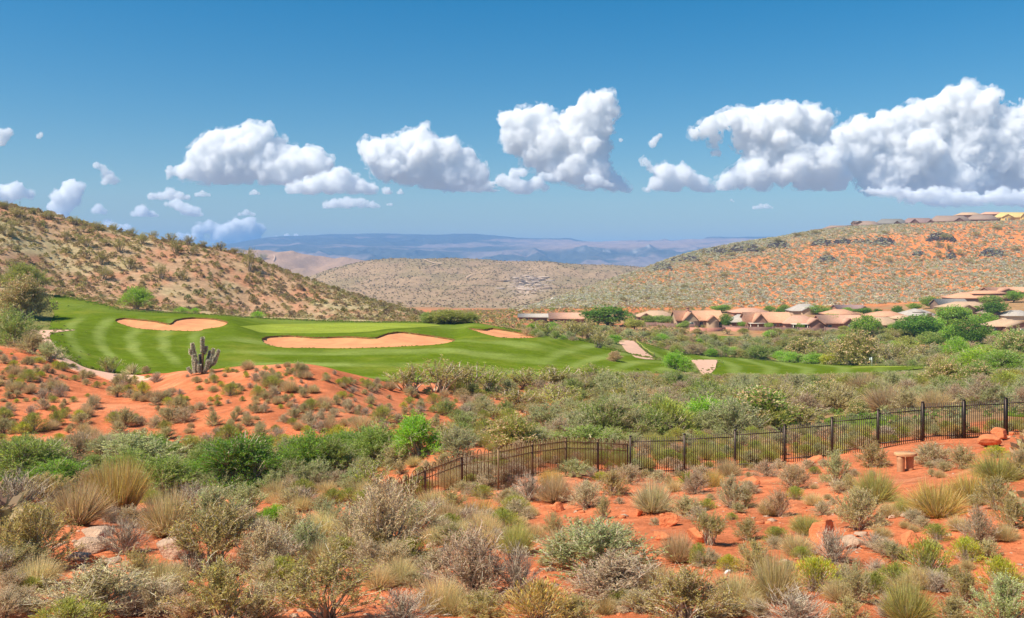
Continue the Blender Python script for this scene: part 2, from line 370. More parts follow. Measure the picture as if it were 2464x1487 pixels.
brown=np.clip(g2(1640,820,240,.13)+g2(1800,880,170,.06)+g2(1330,650,110,.2),0,1)
rc=lerp(rc,(.27,.185,.10),brown)
rc=lerp(rc,(.33,.22,.11),smooth(.5,1,np.exp(-((GY-lay2('P'))/14)**2))*smooth(1950,2080,GX)*.8)
C=C*(1-rh[...,None])+rc*rh[...,None]
gh=smooth(950,1100,GY)*np.where(GX<1330,1,smooth(1080,1200,GY))
gc=lerp(np.ones(GX.shape+(3,))*np.array((.37,.245,.14)),(.31,.22,.115),smooth(-.1,.15,n3))
gc=lerp(gc,(.52,.38,.28),np.clip(g2(1270,1450,45,.14)+.3*g2(1180,1150,120,.06),0,1)*.7)
gc=lerp(gc,(.44,.27,.18),smooth(2200,2500,GY)*.8)
mm=smooth(560,900,GY)*(1-smooth(1200,1330,GX))
C=C*(1-np.maximum(gh,mm)[...,None])+gc*np.maximum(gh,mm)[...,None]
C=lerp(C,(.30,.24,.2),smooth(3500,4500,GY))

def inpoly(px,py,poly):
    poly=np.asarray(poly); r=np.zeros(px.shape,bool); x0,y0=poly[-1]
    for x1,y1 in poly:
        c=((y1>py)!=(y0>py)); 
        with np.errstate(divide='ignore',invalid='ignore'): xx=(x0-x1)*(py-y1)/(y0-y1)+x1
        r^=c&(px<xx); x0,y0=x1,y1
    return r
def spline(pts,step=4.0,closed=True):
    P=np.asarray(pts,float)
    if closed: P=np.r_[P[-1:],P,P[:2]]
    else: P=np.r_[2*P[:1]-P[1:2],P,2*P[-1:]-P[-2:-1]]
    out=[]
    for i in range(1,len(P)-2):
        a,b,c,d=P[i-1:i+3]; k=max(1,int(np.linalg.norm(c-b)/step)); t=(np.arange(k)/k)[:,None]
        out.append(.5*((2*b)+(c-a)*t+(2*a-5*b+4*c-d)*t*t+(3*b-a-3*c+d)*t**3))
    out=np.concatenate(out)
    if not closed: out=np.r_[out,P[-2:-1]]
    return out
def ground_outline(pts,y0,y1,sp=True,step=5.0):
    """photo outline -> (X, ln y) outline on the terrain"""
    o=spline(pts,step) if sp else np.asarray(pts,float)
    return np.array([(X,math.log(hit(X,Y,y0,y1).y)) for X,Y in o])

BUNK=[
 [(277,772),(294,766),(328,768),(375,773),(409,779),(422,770),(453,765),(500,766),(530,770),(549,777),(530,787),(494,792),(478,797),(437,797),(359,794),(309,786)],
 [(630,819),(640,811),(698,808),(760,812),(838,810),(895,813),(914,809),(931,803),(963,799),(1010,804),(1051,810),(1095,819),(1057,829),(979,834),(885,838),(823,839),(745,838),(682,837),(645,830)],
 [(1126,790),(1166,793),(1184,790),(1229,796),(1249,800),(1296,810),(1271,814),(1208,813),(1166,804),(1141,796)]]
BO=[ground_outline(b,125,185) for b in BUNK]
def dist_outline(px,py,o,y):
    """rough distance in metres from points (X, ln y) to an outline"""
    ax=(px[:,None]-o[None,:,0])/F*y[:,None]; ay=(py[:,None]-o[None,:,1])*y[:,None]
    return np.sqrt(ax**2+ay**2).min(1)
ZT=ZG.copy()                                     # turf level, before the hollows
for o in BO:
    m_=(GX>o[:,0].min()-5)&(GX<o[:,0].max()+5)&(np.log(GY)>o[:,1].min()-.01)&(np.log(GY)<o[:,1].max()+.01)
    idx=np.nonzero(m_); px,py=GX[idx],np.log(GY[idx]); ins=inpoly(px,py,o)
    d=dist_outline(px,py,o,np.exp(py)); ZG[idx]-=np.where(ins,smooth(0,.8,d)*.9+.1,0)

mb=MB(); nx=len(XG)
ii=(np.arange(NY-1)[:,None]*nx+np.arange(nx-1)[None]).ravel()
mb.add(np.c_[WX.ravel(),WY.ravel(),ZG.ravel()],np.c_[ii,ii+1,ii+nx+1,ii+nx],col=C.reshape(-1,3))
g=mb.obj('ground',M['soil'],smooth=True,color=True); tag(g,'red sandy desert ground rising into scrub covered hills','ground',kind='structure')

# ------------------------------------------------------------------ sheets on the ground: turf, sand, paths
def sheet(name,outline,mat,off,holes=(),stepX=5.0,rows=1.0,zsrc=None,attr=None,skirt=0.0,skirt_m=None,zfun=None,parent=None):
    """outline and holes in (X, ln y); a triangulated sheet that follows the terrain"""
    zs=ZT if zsrc is None else zsrc
    o=np.asarray(outline); S=.0014/1.0*1.0     # ln y per photo px, for even triangles
    pts=[tuple(p) for p in o]; edges=[(i,(i+1)%len(o)) for i in range(len(o))]
    for h in holes:
        b=len(pts); pts+= [tuple(p) for p in h]; edges+=[(b+i,b+(i+1)%len(h)) for i in range(len(h))]
    sy=.0055*rows
    gx,gy=np.meshgrid(np.arange(o[:,0].min(),o[:,0].max(),stepX),np.arange(o[:,1].min(),o[:,1].max(),sy))
    gx=gx.ravel()+rs.uniform(-1,1,gx.size)*stepX*.2; gy=gy.ravel()+rs.uniform(-1,1,gy.size)*sy*.2
    k=inpoly(gx,gy,o)
    for h in holes: k&=~inpoly(gx,gy,h)
    gx,gy=gx[k],gy[k]
    pts+=list(zip(gx,gy))
    SC=stepX/sy
    vo,_,fo,*_=delaunay_2d_cdt([Vector((p[0],p[1]*SC)) for p in pts],edges,[],0,1e-5)
    P=np.array([(v.x,v.y/SC) for v in vo]); T=np.array([f for f in fo if len(f)==3])
    cen=P[T].mean(1); k=inpoly(cen[:,0],cen[:,1],o)
    for h in holes: k&=~inpoly(cen[:,0],cen[:,1],h)
    T=T[k]; y=np.exp(P[:,1]); x=(P[:,0]-CX)/F*y
    z=bil(x,y,zs)+off
    if zfun is not None: z=zfun(P,x,y,z)
    a,b,c=P[T[:,0]],P[T[:,1]],P[T[:,2]]
    fl=((b[:,0]-a[:,0])*(c[:,1]-a[:,1])-(b[:,1]-a[:,1])*(c[:,0]-a[:,0]))<0; T[fl]=T[fl][:,::-1]
    mb=MB(); col=None
    if attr is not None: s=attr(P); col=np.c_[s,s,s]
    mb.add(np.c_[x,y,z],None,T,col=col)
    for h in ([outline]+list(holes) if skirt else []):
        h=np.asarray(h); yy=np.exp(h[:,1]); xx=(h[:,0]-CX)/F*yy; zz=bil(xx,yy,zs)+off; nH=len(h)
        V=np.r_[np.c_[xx,yy,zz],np.c_[xx,yy,zz-skirt]]; i=np.arange(nH); j=(i+1)%nH
        mb.add(V,np.c_[i,j,j+nH,i+nH],m=1 if skirt_m else 0,col=(0,0,0))
    return mb.obj(name,[mat]+([skirt_m] if skirt_m else []),parent,smooth=True,color=attr is not None)

fw_top=[(115,712),(160,715),(200,722),(250,733),(300,746),(350,751),(400,753),(500,758),(600,765),(700,770),(800,774),(900,776),(1000,776),(1100,778),(1150,778)]
fw_top=[(X,math.log(hit(X,Y,180,230).y)) for X,Y in spline(fw_top,6,False)]
fw_r=[(1200,787),(1250,797),(1300,806),(1360,812),(1400,817),(1450,832),(1500,849),(1560,862),(1610,868),(1660,875)]
fw_r=[(X,math.log(hit(X,Y,150,235).y)) for X,Y in spline(fw_r,6,False)]
fw_n=[(1690,132),(1640,124),(1560,118),(1500,113),(1400,107),(1300,104),(1200,101),(1000,97),(850,94),(700,91),(560,91),(450,93),(370,96),(320,99)]
fw_n=[(X,math.log(y)) for X,y in fw_n]
fw_l=[(290,902),(266,899),(230,892),(200,884),(175,871),(156,857),(138,840),(125,823),(119,812),(121,805),(140,800),(181,795.5),(150,794),(119,793),(120,780),(131,757),(122,735)]
fw_l=[(X,math.log(hit(X,Y,96,205).y)) for X,Y in fw_l]
FW1=np.array(fw_top+fw_r+fw_n+fw_l)
def smin(X,Yc,w): return np.exp(-((X-Yc)/w)**2)
def stripes(P):
    """where the mower bent the grass the other way: broad light bands along its runs"""
    X=P[:,0]; y=np.exp(P[:,1]); x=(X-CX)/F*y
    s=np.zeros(len(X))
    # left part: bands running away from the viewer, bending left as they come nearer
    wob=fbm(x/9,y/9,91,3)*16; u=X+wob+ (y-135)*.25+ 26*np.sin((y-110)/16.0)
    left=(1-smooth(450,520,X))*smooth(140,170,X)*smooth(104,118,y)*(1-smooth(160,172,y))
    s+=left*np.clip(np.cos((u-190)/76*2*math.pi)*.9+.1,0,1)
    # middle: bands across the slope
    mid=smooth(480,620,X)*(1-smooth(1500,1600,X))
    ph=np.log(y+6*np.sin(X/210.0)+.008*(X-900))*52+fbm(x/14,y/5,92,3)*1.8
    s+=mid*(1-smooth(142,150,y))*np.clip(np.cos(ph)*.85+.12+.2*np.cos(ph*2.3+X/90),0,1)
    rt=smooth(1270,1350,X)*smooth(108,125,y)
    s=s*(1-rt*.75)+rt*np.clip(np.cos((X+ (y-150)*-2.2+18*np.sin(y/14))/92*2*math.pi)*.95+.12,0,1)
    far=smooth(172,186,y)
    s=s*(1-far)+far*(.25+.3*np.cos(y/7.5+X/160))
    return np.clip(s*(.75+1.1*fbm(x/6,y/12,93,3)),0,1)*.85+.05
fw=sheet('fairway',FW1,M['turf'],.07,holes=BO,stepX=6,attr=stripes,skirt=1.0,skirt_m=M['lip'])
tag(fw,'wide mown green fairway with lighter mowing bands around sand bunkers','fairway',kind='structure')
pg=ground_outline([(560,791),(640,783),(760,780),(900,779),(1000,782),(1075,786),(1020,792),(930,797),(820,803),(700,805),(620,804),(575,799)],160,215)
pg=ground_outline([(560,789),(640,782),(760,779.5),(900,778.5),(1000,780),(1060,784),(1000,789),(930,793),(880,800),(780,803),(690,803),(620,801),(575,796)],160,215)
o=sheet('putting_green',pg,M['green'],.10,stepX=8,attr=lambda P:.4+.3*np.sin(P[:,0]/40+P[:,1]*60)); tag(o,'smooth pale putting green behind the longest bunker','putting green',kind='structure')
FW2=[(1528,821),(1560,830),(1600,842),(1650,850),(1700,856),(1780,862),(1850,869),(1930,874),(2000,878),(2080,881),(2150,881.5),(2232,883)]
FW2=[(X,math.log(hit(X,Y,185,262).y)) for X,Y in spline(FW2,6,False)]
FW2+=[(X,math.log(y)) for X,y in [(2260,190),(2240,172),(2100,160),(1950,154),(1800,150),(1720,140)]]
FW2+=[(X,math.log(hit(X,Y,120,235).y)) for X,Y in [(1706,904),(1712,895),(1721,886),(1728,868),(1663,867.5),(1640,868),(1606,866),(1580,863),(1560,850),(1543,835)]]
FW2=np.array(FW2)
def stripes2(P):
    X=P[:,0]; y=np.exp(P[:,1])
    return np.clip(np.cos((X+(y-180)*.9+14*np.sin(y/11))/88*2*math.pi)*.7+.1,0,1)*(1-smooth(2060,2200,X)*.6)*.8+.1*smooth(200,230,y)
o=sheet('second_fairway',FW2,M['turf'],.08,stepX=6,attr=stripes2); tag(o,'narrower striped fairway dropping away at the right towards the valley','fairway',kind='structure')
PGR=ground_outline([(2050,884),(2110,882),(2180,882.5),(2225,885),(2190,889),(2110,888.5),(2060,888)],185,252)
o=sheet('putting_green',PGR,M['green'],.115,stepX=8,attr=lambda P:.5+0*P[:,0]); tag(o,'small pale putting green around the right hand flagstick','putting green',kind='structure')
for nm,pts,y0,y1,lab in (
 ('lawn',[(2205,840),(2240,834),(2290,830),(2340,829),(2380,831),(2385,842),(2330,850),(2260,852),(2215,849)],200,330,'green lawn strip below the dark trees by the houses'),
 ('lawn',[(1640,810),(1700,808),(1760,809),(1815,812),(1850,818),(1800,823),(1720,822),(1660,818)],225,345,'long green turf strip in the scrubby valley below the houses'),
 ('lawn',[(1985,1010),(2040,1000),(2110,997),(2165,1003),(2170,1026),(2120,1036),(2050,1036),(2000,1030)],46,75,'small bright green lawn seen through the black fence'),
 ('lawn',[(2420,992),(2470,984),(2560,984),(2560,1004),(2470,1004),(2425,1001)],46,90,'green lawn strip behind the right end of the black fence')):
    o=sheet(nm,ground_outline(pts,y0,y1),M['turf'],.06,stepX=6,attr=lambda P:.25+0*P[:,0],skirt=.5); tag(o,lab,'lawn',kind='structure')
for (o_,lab) in zip(BO,('kidney shaped sand bunker on the left below the brown hillside','longest sand bunker in the middle of the fairway','narrow sand bunker at the right edge of the fairway crest')):
    def zf(P,x,y,z,o_=o_):
        d=dist_outline(P[:,0],P[:,1],o_,y); return z-.22-.35*smooth(0,3.0,d)+.05*(fbm(x/1.5,y/1.5,77,3))
    big=np.array([np.mean(o_,0)+(p-np.mean(o_,0))*1.004 for p in o_])
    b=sheet('sand_bunker',big,M['bunker_sand'],0.0,stepX=5,rows=.8,zfun=zf); tag(b,lab,'sand bunker',kind='structure')
PATHS=[
 ('cart_path',[(62,797),(120,796),(181,795.2),(140,800.5),(121,806),(119,813),(125,824),(138,841),(156,858),(176,872),(200,885),(232,894),(268,900),(330,906),(370,912),(350,918),(300,922),(270,918),(236,906),(196,898),(160,884),(132,864),(108,850),(90,834),(78,815)],70,180,'path_paving','curving pink cart path along the left edge of the fairway'),
 ('cart_path',[(1486,821),(1524,821.5),(1540,836),(1556,850),(1578,863),(1606,866.5),(1570,866),(1536,864),(1518,853),(1505,843),(1496,830)],150,245,'path_paving','pink cart path dropping steeply between the two fairways'),
 ('cart_path',[(1663,868),(1700,866.5),(1727,868),(1723,878),(1721,888),(1712,898),(1706,906),(1692,902),(1684,894),(1675,879)],118,240,'path_paving','short flared pink cart path crossing the right fairway'),
 ('footpath',[(138,1103),(232,1102.5),(240,1106),(236,1111),(150,1112),(136,1108)],40,60,'path_paving','flat sandy footpath strip behind the green bushes at left'),
]
for nm,pts,y0,y1,mt,lab in PATHS:
    o=sheet(nm,ground_outline(pts,y0,y1,sp=True,step=6),M[mt],.115,stepX=6,skirt=.5); tag(o,lab,'path',kind='structure')
def strip(name,pts,wpx,mat,y0,y1,off,lab,cat):
    P=[hit(X,Y,y0,y1) for X,Y in spline(pts,2.5,False)]; V=[]
    for i,p in enumerate(P):
        d=(P[min(i+1,len(P)-1)]-P[max(i-1,0)]); s=Vector((-d.y,d.x,0)).normalized()*(wpx*p.y/F)
        for q in (p-s,p+s): V.append((q.x,q.y,float(ter(q.x,q.y)[0])+off))
    b=MB(); b.add(V,[(2*i,2*i+1,2*i+3,2*i+2) for i in range(len(P)-1)]); o=b.obj(name,mat); tag(o,lab,cat,kind='structure')
strip('dirt_road',[(1353,704),(1338,710),(1325,715),(1329,721),(1316,729),(1303,734),(1290,739)],3.0,M['pale_road'],500,900,1.2,'pale winding dirt road climbing the foot of the right hill','road')
strip('dirt_road',[(1270,746),(1257,748),(1246,752)],2.5,M['pale_road'],400,900,1.0,'short pale bend of dirt road behind the left houses','road')
strip('dirt_track',[(1020,626),(1041,634),(1063,636),(1048,638),(1035,642)],1.3,M['track'],1300,2000,2.5,'faint zigzag dirt track near the top of the grey brown hill','track')
strip('dirt_track',[(1121,671),(1135,663),(1148,660),(1160,657)],1.3,M['track'],1300,2000,2.5,'short slanting dirt track on the middle of the grey brown hill','track')
strip('dirt_track',[(658,616),(661,622),(657,630)],1.4,M['track'],2300,3100,4,'faint dirt track on the distant brown ridge at left','track')

# ------------------------------------------------------------------ the distant mesa
ML=[
 (5400,[(-300,652),(2800,652)]),
 (6200,[(-300,640),(700,628),(1000,636),(1300,634),(1560,642),(2800,640)]),
 (7000,[(-300,622),(500,618),(640,606),(800,606),(1000,612),(1200,614),(1300,610),(1420,605),(1500,604),(1600,606),(1700,606),(1800,604),(2800,604)]),
 (7180,[(-300,614),(500,612),(640,600),(800,598),(1000,606),(1200,606),(1260,604),(1350,596),(1450,594),(1560,594),(1640,597),(1700,592),(1800,586),(1900,584),(2800,584)]),
 (8000,[(-300,608),(500,606),(640,590),(800,584),(1000,590),(1200,592),(1350,590),(1440,588),(1560,586),(1620,584),(1700,582),(1800,578),(2800,576)]),
 (8800,[(-300,596),(480,597),(540,592),(600,584),(640,577),(800,572),(1000,576),(1200,577),(1350,581),(1440,584.5),(1480,583),(1550,581),(1620,578),(1680,577),(1740,577),(1800,575),(2800,574)]),
 (9400,[(-300,591),(480,592),(540,590),(580,584),(600,579),(640,572),(700,568),(780,565),(850,563),(930,561.5),(1030,565),(1100,563),(1140,562),(1180,566),(1230,571),(1300,575),(1350,573.5),(1375,574),(1400,579),(1440,584),(1500,584),(1690,583),(1696,572),(1720,570.5),(1780,571),(1800,569.5),(1850,568.5),(1900,570),(2800,574)]),
 (10200,[(-300,620),(2800,620)])]
MX=np.arange(-300,2804,3.0)
D=np.array([np.full(len(MX),l[0],float) for l in ML]); ZZ=np.array([(HY-gauss(np.interp(MX,*zip(*l[1])),1.3))*l[0]/F for l in ML])
my=np.linspace(5400,10200,330); MZ=pchip_cols(D,ZZ,my)
mgx,mgy=np.meshgrid(MX,my); mwx=(mgx-CX)/F*mgy
rd=np.abs(fbm(mwx/420,mgy/900,41,5))*2
amp=np.interp(my,[5400,5800,7100,7200,8700,9350,9450],[0,50,75,10,35,8,0])[:,None]
MZ+=(.22-rd)*amp*2+fbm(mwx/120,mgy/120,43,3)*amp*.35
nn=fbm(mwx/700,mgy/500,44,5)
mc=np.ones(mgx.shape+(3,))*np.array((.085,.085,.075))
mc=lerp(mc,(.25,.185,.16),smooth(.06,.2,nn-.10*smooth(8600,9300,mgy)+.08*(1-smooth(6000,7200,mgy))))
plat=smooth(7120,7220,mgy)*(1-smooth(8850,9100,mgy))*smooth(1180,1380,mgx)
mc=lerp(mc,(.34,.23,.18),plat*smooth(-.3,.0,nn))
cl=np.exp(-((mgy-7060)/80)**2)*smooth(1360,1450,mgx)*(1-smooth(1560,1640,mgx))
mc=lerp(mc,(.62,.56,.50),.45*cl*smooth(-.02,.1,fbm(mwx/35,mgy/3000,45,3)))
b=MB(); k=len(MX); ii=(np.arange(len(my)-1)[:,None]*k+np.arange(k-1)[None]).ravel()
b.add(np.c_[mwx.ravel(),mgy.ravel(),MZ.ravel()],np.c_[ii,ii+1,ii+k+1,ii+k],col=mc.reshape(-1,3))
m,nt=newmat('mesa'); n=N(nt); P=n.pos(); s=n('ShaderNodeVertexColor',layer_name='soil').outputs[0]
v=n.ramp(n.noise(P,.012,8,.65),.3,.7,.72,1.28)
vv=n('ShaderNodeCombineXYZ',{0:v,1:v,2:v}).outputs[0]
p=n('ShaderNodeBsdfDiffuse',{'Color':n.mix(1.0,s,vv,'MULTIPLY')}); n.out(p.outputs[0])
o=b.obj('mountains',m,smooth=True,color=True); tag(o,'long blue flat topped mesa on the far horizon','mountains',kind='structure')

# ------------------------------------------------------------------ haze: one closed box of thin blue air
HZ_TOP=362.0
b=MB(); box(b,(0,7650,(HZ_TOP-75)/2),(60000,15900,HZ_TOP+75))
m,nt=newmat('haze'); n=N(nt)
pv=n('ShaderNodeVolumePrincipled',{'Color':(.25,.54,1.0,1),'Density':.00012,'Anisotropy':0.0})
ou=n('ShaderNodeOutputMaterial'); nt.links.new(pv.outputs[0],ou.inputs['Volume'])
o=b.obj('haze',m); tag(o,'thin blue haze of distant air over the valley','haze',kind='stuff')
# ------------------------------------------------------------------ clouds: heaps of puffs fused into one body each, well behind the mesa
CLD=[
 ('big billowing cloud left of centre, above the long mesa',15500,444,[(410,413,15),(440,414,22),(480,405,38),(490,362,32),(520,332,26),(560,340,38),(605,322,32),(640,322,22),(560,400,46),(620,375,45),(680,380,42),(740,382,38),(775,398,30),(640,420,30),(540,430,20),(500,428,18),(700,420,35)]),
 ('long low cloud trailing right under the biggest cloud left of centre',15000,466,[(700,455,16),(740,450,24),(790,440,30),(820,425,27),(850,445,26),(890,455,18),(930,460,12),(963,463,7)]),
 ('broad peaked cloud in the middle of the sky',16000,452,[(882,355,22),(905,365,34),(950,352,26),(985,342,33),(1015,328,27),(1030,360,40),(1080,365,36),(1120,385,34),(920,405,33),(970,405,42),(1040,412,46),(1100,420,40),(1150,422,32)]),
 ('flat streaky cloud base under the middle cloud',16500,466,[(1060,450,18),(1100,455,18),(1140,452,20),(1180,458,12),(1160,440,18)]),
 ('small torn cloud under the gap right of the middle cloud',14600,467,[(1208,435,18),(1240,445,22),(1270,452,18),(1290,440,18),(1310,450,10),(1245,460,12)]),
 ('tallest tower cloud with a bulging head right of centre',16000,462,[(1222,292,26),(1258,296,36),(1300,280,34),(1240,335,36),(1290,330,48),(1350,310,42),(1390,283,33),(1420,258,33),(1455,246,28),(1462,272,25),(1440,308,36),(1410,345,45),(1350,360,50),(1285,372,36),(1450,350,25),(1380,405,46),(1430,420,40),(1335,410,34),(1475,438,26),(1500,450,14)]),
 ('small oval cloud below the tallest tower cloud, on its left',14200,427,[(1236,418,13),(1258,416,13)]),
 ('small slanting cloud in front of the tower cloud base',14200,436,[(1306,420,9),(1325,426,12),(1342,431,9)]),
 ('bright wedge cloud in front of the tower cloud base',14200,449,[(1412,428,10),(1432,433,18),(1456,441,11),(1470,446,6)]),
 ('tiny round cloud right of the tower cloud',15500,345,[(1494,337,6)]),
 ('pair of small wisps between the two largest clouds',15500,360,[(1570,347,11),(1577,337,9),(1589,326,7)]),
 ('ragged cloud rising to the left of the biggest cloud',15500,461,[(1552,388,10),(1566,405,10),(1600,415,25),(1640,422,27),(1680,440,24),(1712,455,14),(1580,440,20),(1625,448,20),(1560,455,8)]),
 ('biggest cloud bank at the right with a hooked left end',16500,458,[(1672,322,16),(1700,308,22),(1712,292,18),(1722,335,16),(1724,368,11),(1760,287,28),(1800,290,38),(1850,280,36),(1900,282,36),(1952,276,30),(1985,292,26),(1840,335,46),(1900,340,46),(1960,332,44),(1790,335,30),(1850,400,46),(1785,420,34),(1910,400,46),(1980,392,46),(1745,440,24),(1830,435,28),(1930,435,28),(2010,425,40)]),
 ('towering right hand cloud reaching the edge of the picture',17000,470,[(2030,335,36),(2070,308,33),(2120,303,36),(2160,300,30),(2200,285,38),(2240,268,36),(2290,240,38),(2340,228,32),(2378,236,28),(2394,268,26),(2330,290,50),(2420,312,42),(2460,290,36),(2060,380,46),(2130,370,50),(2210,360,56),(2290,360,56),(2370,370,56),(2440,380,52),(2100,430,38),(2200,430,44),(2300,430,46),(2400,430,46),(2500,420,50),(2520,350,60),(2470,245,14)]),
 ('thin layered cloud streak under the towering right hand cloud',15500,499,[(2090,459,14),(2135,463,22),(2185,466,24),(2240,470,26),(2300,468,24),(2210,482,16),(2255,489,18),(2300,486,20),(2350,478,26),(2345,492,12),(2410,474,28),(2420,490,18),(2470,478,30),(2480,491,18),(2530,480,30)]),
 ('small double puff at the left edge, higher one',15000,356,[(4,322,13),(18,318,12),(8,342,12)]),
 ('faint small puff near the left edge',15000,334,[(94,328,7),(100,322,5)]),
 ('slanting cloud wisp high over the left hill',14500,446,[(232,398,10),(246,405,10),(258,422,15),(270,434,12),(255,438,9)]),
 ('cloud at the left edge just above the hill crest',15000,488,[(10,462,20),(45,458,22),(68,468,13),(20,480,14),(-20,460,22)]),
 ('leaning cloud rising from behind the left hill crest',16000,540,[(165,447,19),(190,452,17),(150,478,22),(172,475,24),(135,500,20),(150,520,20),(160,535,16),(190,460,14)]),
 ('small cloud low over the left hill, right of the leaning one',15500,516,[(228,506,9),(238,501,13),(250,509,9)]),
 ('flat bottomed cloud over the left hill, nearest the centre of three',15500,521,[(325,514,9),(345,509,16),(362,515,10),(376,518,5)]),
 ('pair of lens shaped clouds over the left hill',15500,481,[(365,473,10),(385,472,12),(410,467,17),(435,472,13),(450,476,7)]),
 ('lower lens cloud with a tail under the lens shaped pair',15500,520,[(400,492,7),(425,492,16),(445,503,16),(468,511,16),(485,517,7)]),
 ('small flat cloud beside the lens shaped pair',15500,473,[(475,469,6),(487,466,9),(502,469,6)]),
 ('tiny cloud under the biggest cloud left of centre',15500,469,[(604,466,6),(612,462,8),(622,466,5)]),
 ('little triangular cloud left of the long flat cloud',15500,519,[(578,516,6),(594,511,9),(610,516,6)]),
 ('long flat white cloud below the cloud row',15500,501,[(785,494,11),(805,491,13),(835,488,16),(868,488,15),(895,492,10),(912,496,6)]),
 ('tiny dot of cloud right of the long flat white cloud',15500,496,[(932,492,4),(940,492,5)]),
 ('small cloud peeping over the left hill crest',17000,560,[(258,539,13),(275,545,12),(300,550,14)]),
 ('wide hazy cloud bank low on the horizon beside the left hill',18500,588,[(480,552,14),(505,549,16),(540,552,18),(575,543,20),(600,538,18),(622,550,14),(530,572,22),(580,570,24),(470,574,18),(430,574,16),(610,570,18)]),
 ('small cloud peeping over the left end of the mesa',18500,577,[(665,573,7),(690,569,9),(712,569,8)]),
 ('small flat cloud alone below the biggest cloud bank',15500,503,[(1815,500,6),(1830,497,8),(1846,496,8),(1858,500,4)]),
 ('tiny wisp alone below the biggest cloud bank',15500,487,[(1760,481,4),(1765,485,3)]),
]
m,nt=newmat('cloud'); n=N(nt)
d=n('ShaderNodeBsdfDiffuse',{'Color':(.93,.93,.93,1)})
n.out(d.outputs[0]); M['cloud']=m
m,nt=newmat('cloud_vapour'); n=N(nt)
pv=n('ShaderNodeVolumeScatter',{'Color':(1,1,1,1),'Density':.018,'Anisotropy':.0})
ou=n('ShaderNodeOutputMaterial'); nt.links.new(pv.outputs[0],ou.inputs['Volume']); M['vapour']=m

m,nt=newmat('cloud_veil'); n=N(nt)
dn=n.noise(n.pos(),.005,6,.6)
pv=n('ShaderNodeVolumeScatter',{'Color':(1,1,1,1),'Density':n.ramp(dn,.46,.66,0.0,.019),'Anisotropy':.0})
ou=n('ShaderNodeOutputMaterial'); nt.links.new(pv.outputs[0],ou.inputs['Volume']); M['veil']=m
def ico():
    import bmesh
    bm=bmesh.new(); bmesh.ops.create_icosphere(bm,subdivisions=2,radius=1.0)
    V=np.array([v.co[:] for v in bm.verts]); T=np.array([[v.index for v in f.verts] for f in bm.faces]); bm.free(); return V,T
ICO_V,ICO_T=ico()
def billow(P,s):
    """cauliflower noise: rounded bumps at three sizes"""
    out=np.empty(len(P))
    for i,p in enumerate(P):
        q=Vector(p)*s; h=0; a=1.0
        for o in range(5):
            dd=mnoise.voronoi(q,distance_metric='DISTANCE')[0][0]; h+=a*(.45-dd); q=q*2.05; a*=.52
        out[i]=h
    return out
def cloud(lab,dist,base,puffs,seed):
    r=np.random.RandomState(seed); k=dist/F; b=MB()
    zb=(HY-base)*k
    rmax=max(p[2] for p in puffs)
    cx0=np.mean([p[0] for p in puffs])
    full=list(puffs)
    for i,p in enumerate(puffs):               # fill between neighbouring puffs so that they fuse
        for q in puffs[i+1:]:
            dd=math.hypot(p[0]-q[0],p[1]-q[1])
            if dd<(p[2]+q[2])*1.25: full.append(((p[0]+q[0])/2,(p[1]+q[1])/2,(p[2]+q[2])*.42))
    for (X,Y,R) in full:
        c=np.array(((X-CX)*k,dist+r.uniform(-.6,.6)*R*k,(HY-Y)*k)); R*=k*.95
        b.add(c+ICO_V*R*np.array(((2.3,1.2,.36) if 'streak' in lab else (1,.9,1))),None,ICO_T)
        for _ in range(7):
            d=unit(r.normal(size=3)); d[2]=abs(d[2])*1.0-.25; rr=R*r.uniform(.25,.5)
            b.add(c+d*R*r.uniform(.6,.8)+ICO_V*rr,None,ICO_T)
    V,Q,T=b.arrays()
    me=b.mesh('cloud',M['cloud']); o=link('cloud',me)
    md=o.modifiers.new('fuse','REMESH'); md.mode='VOXEL'; md.voxel_size=max(rmax*k/36,.8*k)
    dg=bpy.context.evaluated_depsgraph_get(); me2=bpy.data.meshes.new_from_object(o.evaluated_get(dg))
    o.modifiers.clear(); o.data=me2; bpy.data.meshes.remove(me)
    nv=len(me2.vertices); P=np.empty(nv*3,np.float32); me2.vertices.foreach_get('co',P); P=P.reshape(-1,3).astype(float)
    Nn=np.empty(nv*3,np.float32); me2.vertices.foreach_get('normal',Nn); Nn=Nn.reshape(-1,3)
    R=rmax*k; h=billow(P,1.0/(R*.55))
    up=smooth(-R*.2,R*.5,P[:,2]-zb)
    P=P+Nn*(h*R*.26*(.35+.65*up))[:,None]
    lo=P[:,2]<zb; P[lo,2]=zb+(P[lo,2]-zb)*.22
    me2.vertices.foreach_set('co',P.astype(np.float32).ravel()); me2.polygons.foreach_set('use_smooth',np.ones(len(me2.polygons),bool)); me2.update()
    me2.materials.clear(); me2.materials.append(M[CLOUD_MAT])
    tag(o,lab,'cloud','cumulus clouds over the valley')
    # a thin ragged veil round the body: the feathered edge
    h2=billow(P+np.array((333.,77.,51.)),1.0/(R*.30)); n0=np.array([mnoise.fractal(Vector(p)/(R*1.1),1.0,2.0,3) for p in P])
    amt=R*np.clip(.17+.22*n0+.2*h2,.02,.6)*(.7+.3*up)
    V2=P+Nn*amt[:,None]; lo=V2[:,2]<zb; V2[lo,2]=zb+(V2[lo,2]-zb)*.5
    me3=me2.copy(); me3.name='veil'; me3.vertices.foreach_set('co',V2.astype(np.float32).ravel()); me3.update()
    me3.materials.clear(); me3.materials.append(M['veil'])
    link('veil',me3,o)
    return o
CLOUD_MAT='vapour'
for i,(lab,dist,base,puffs) in enumerate(CLD):
    if max(p[2] for p in puffs)<17 and (HY-base)*12600/F>420: dist=14600
    dist=max(dist*.82,405*F/(HY-base))
    cloud(lab,dist,base,puffs,100+i)
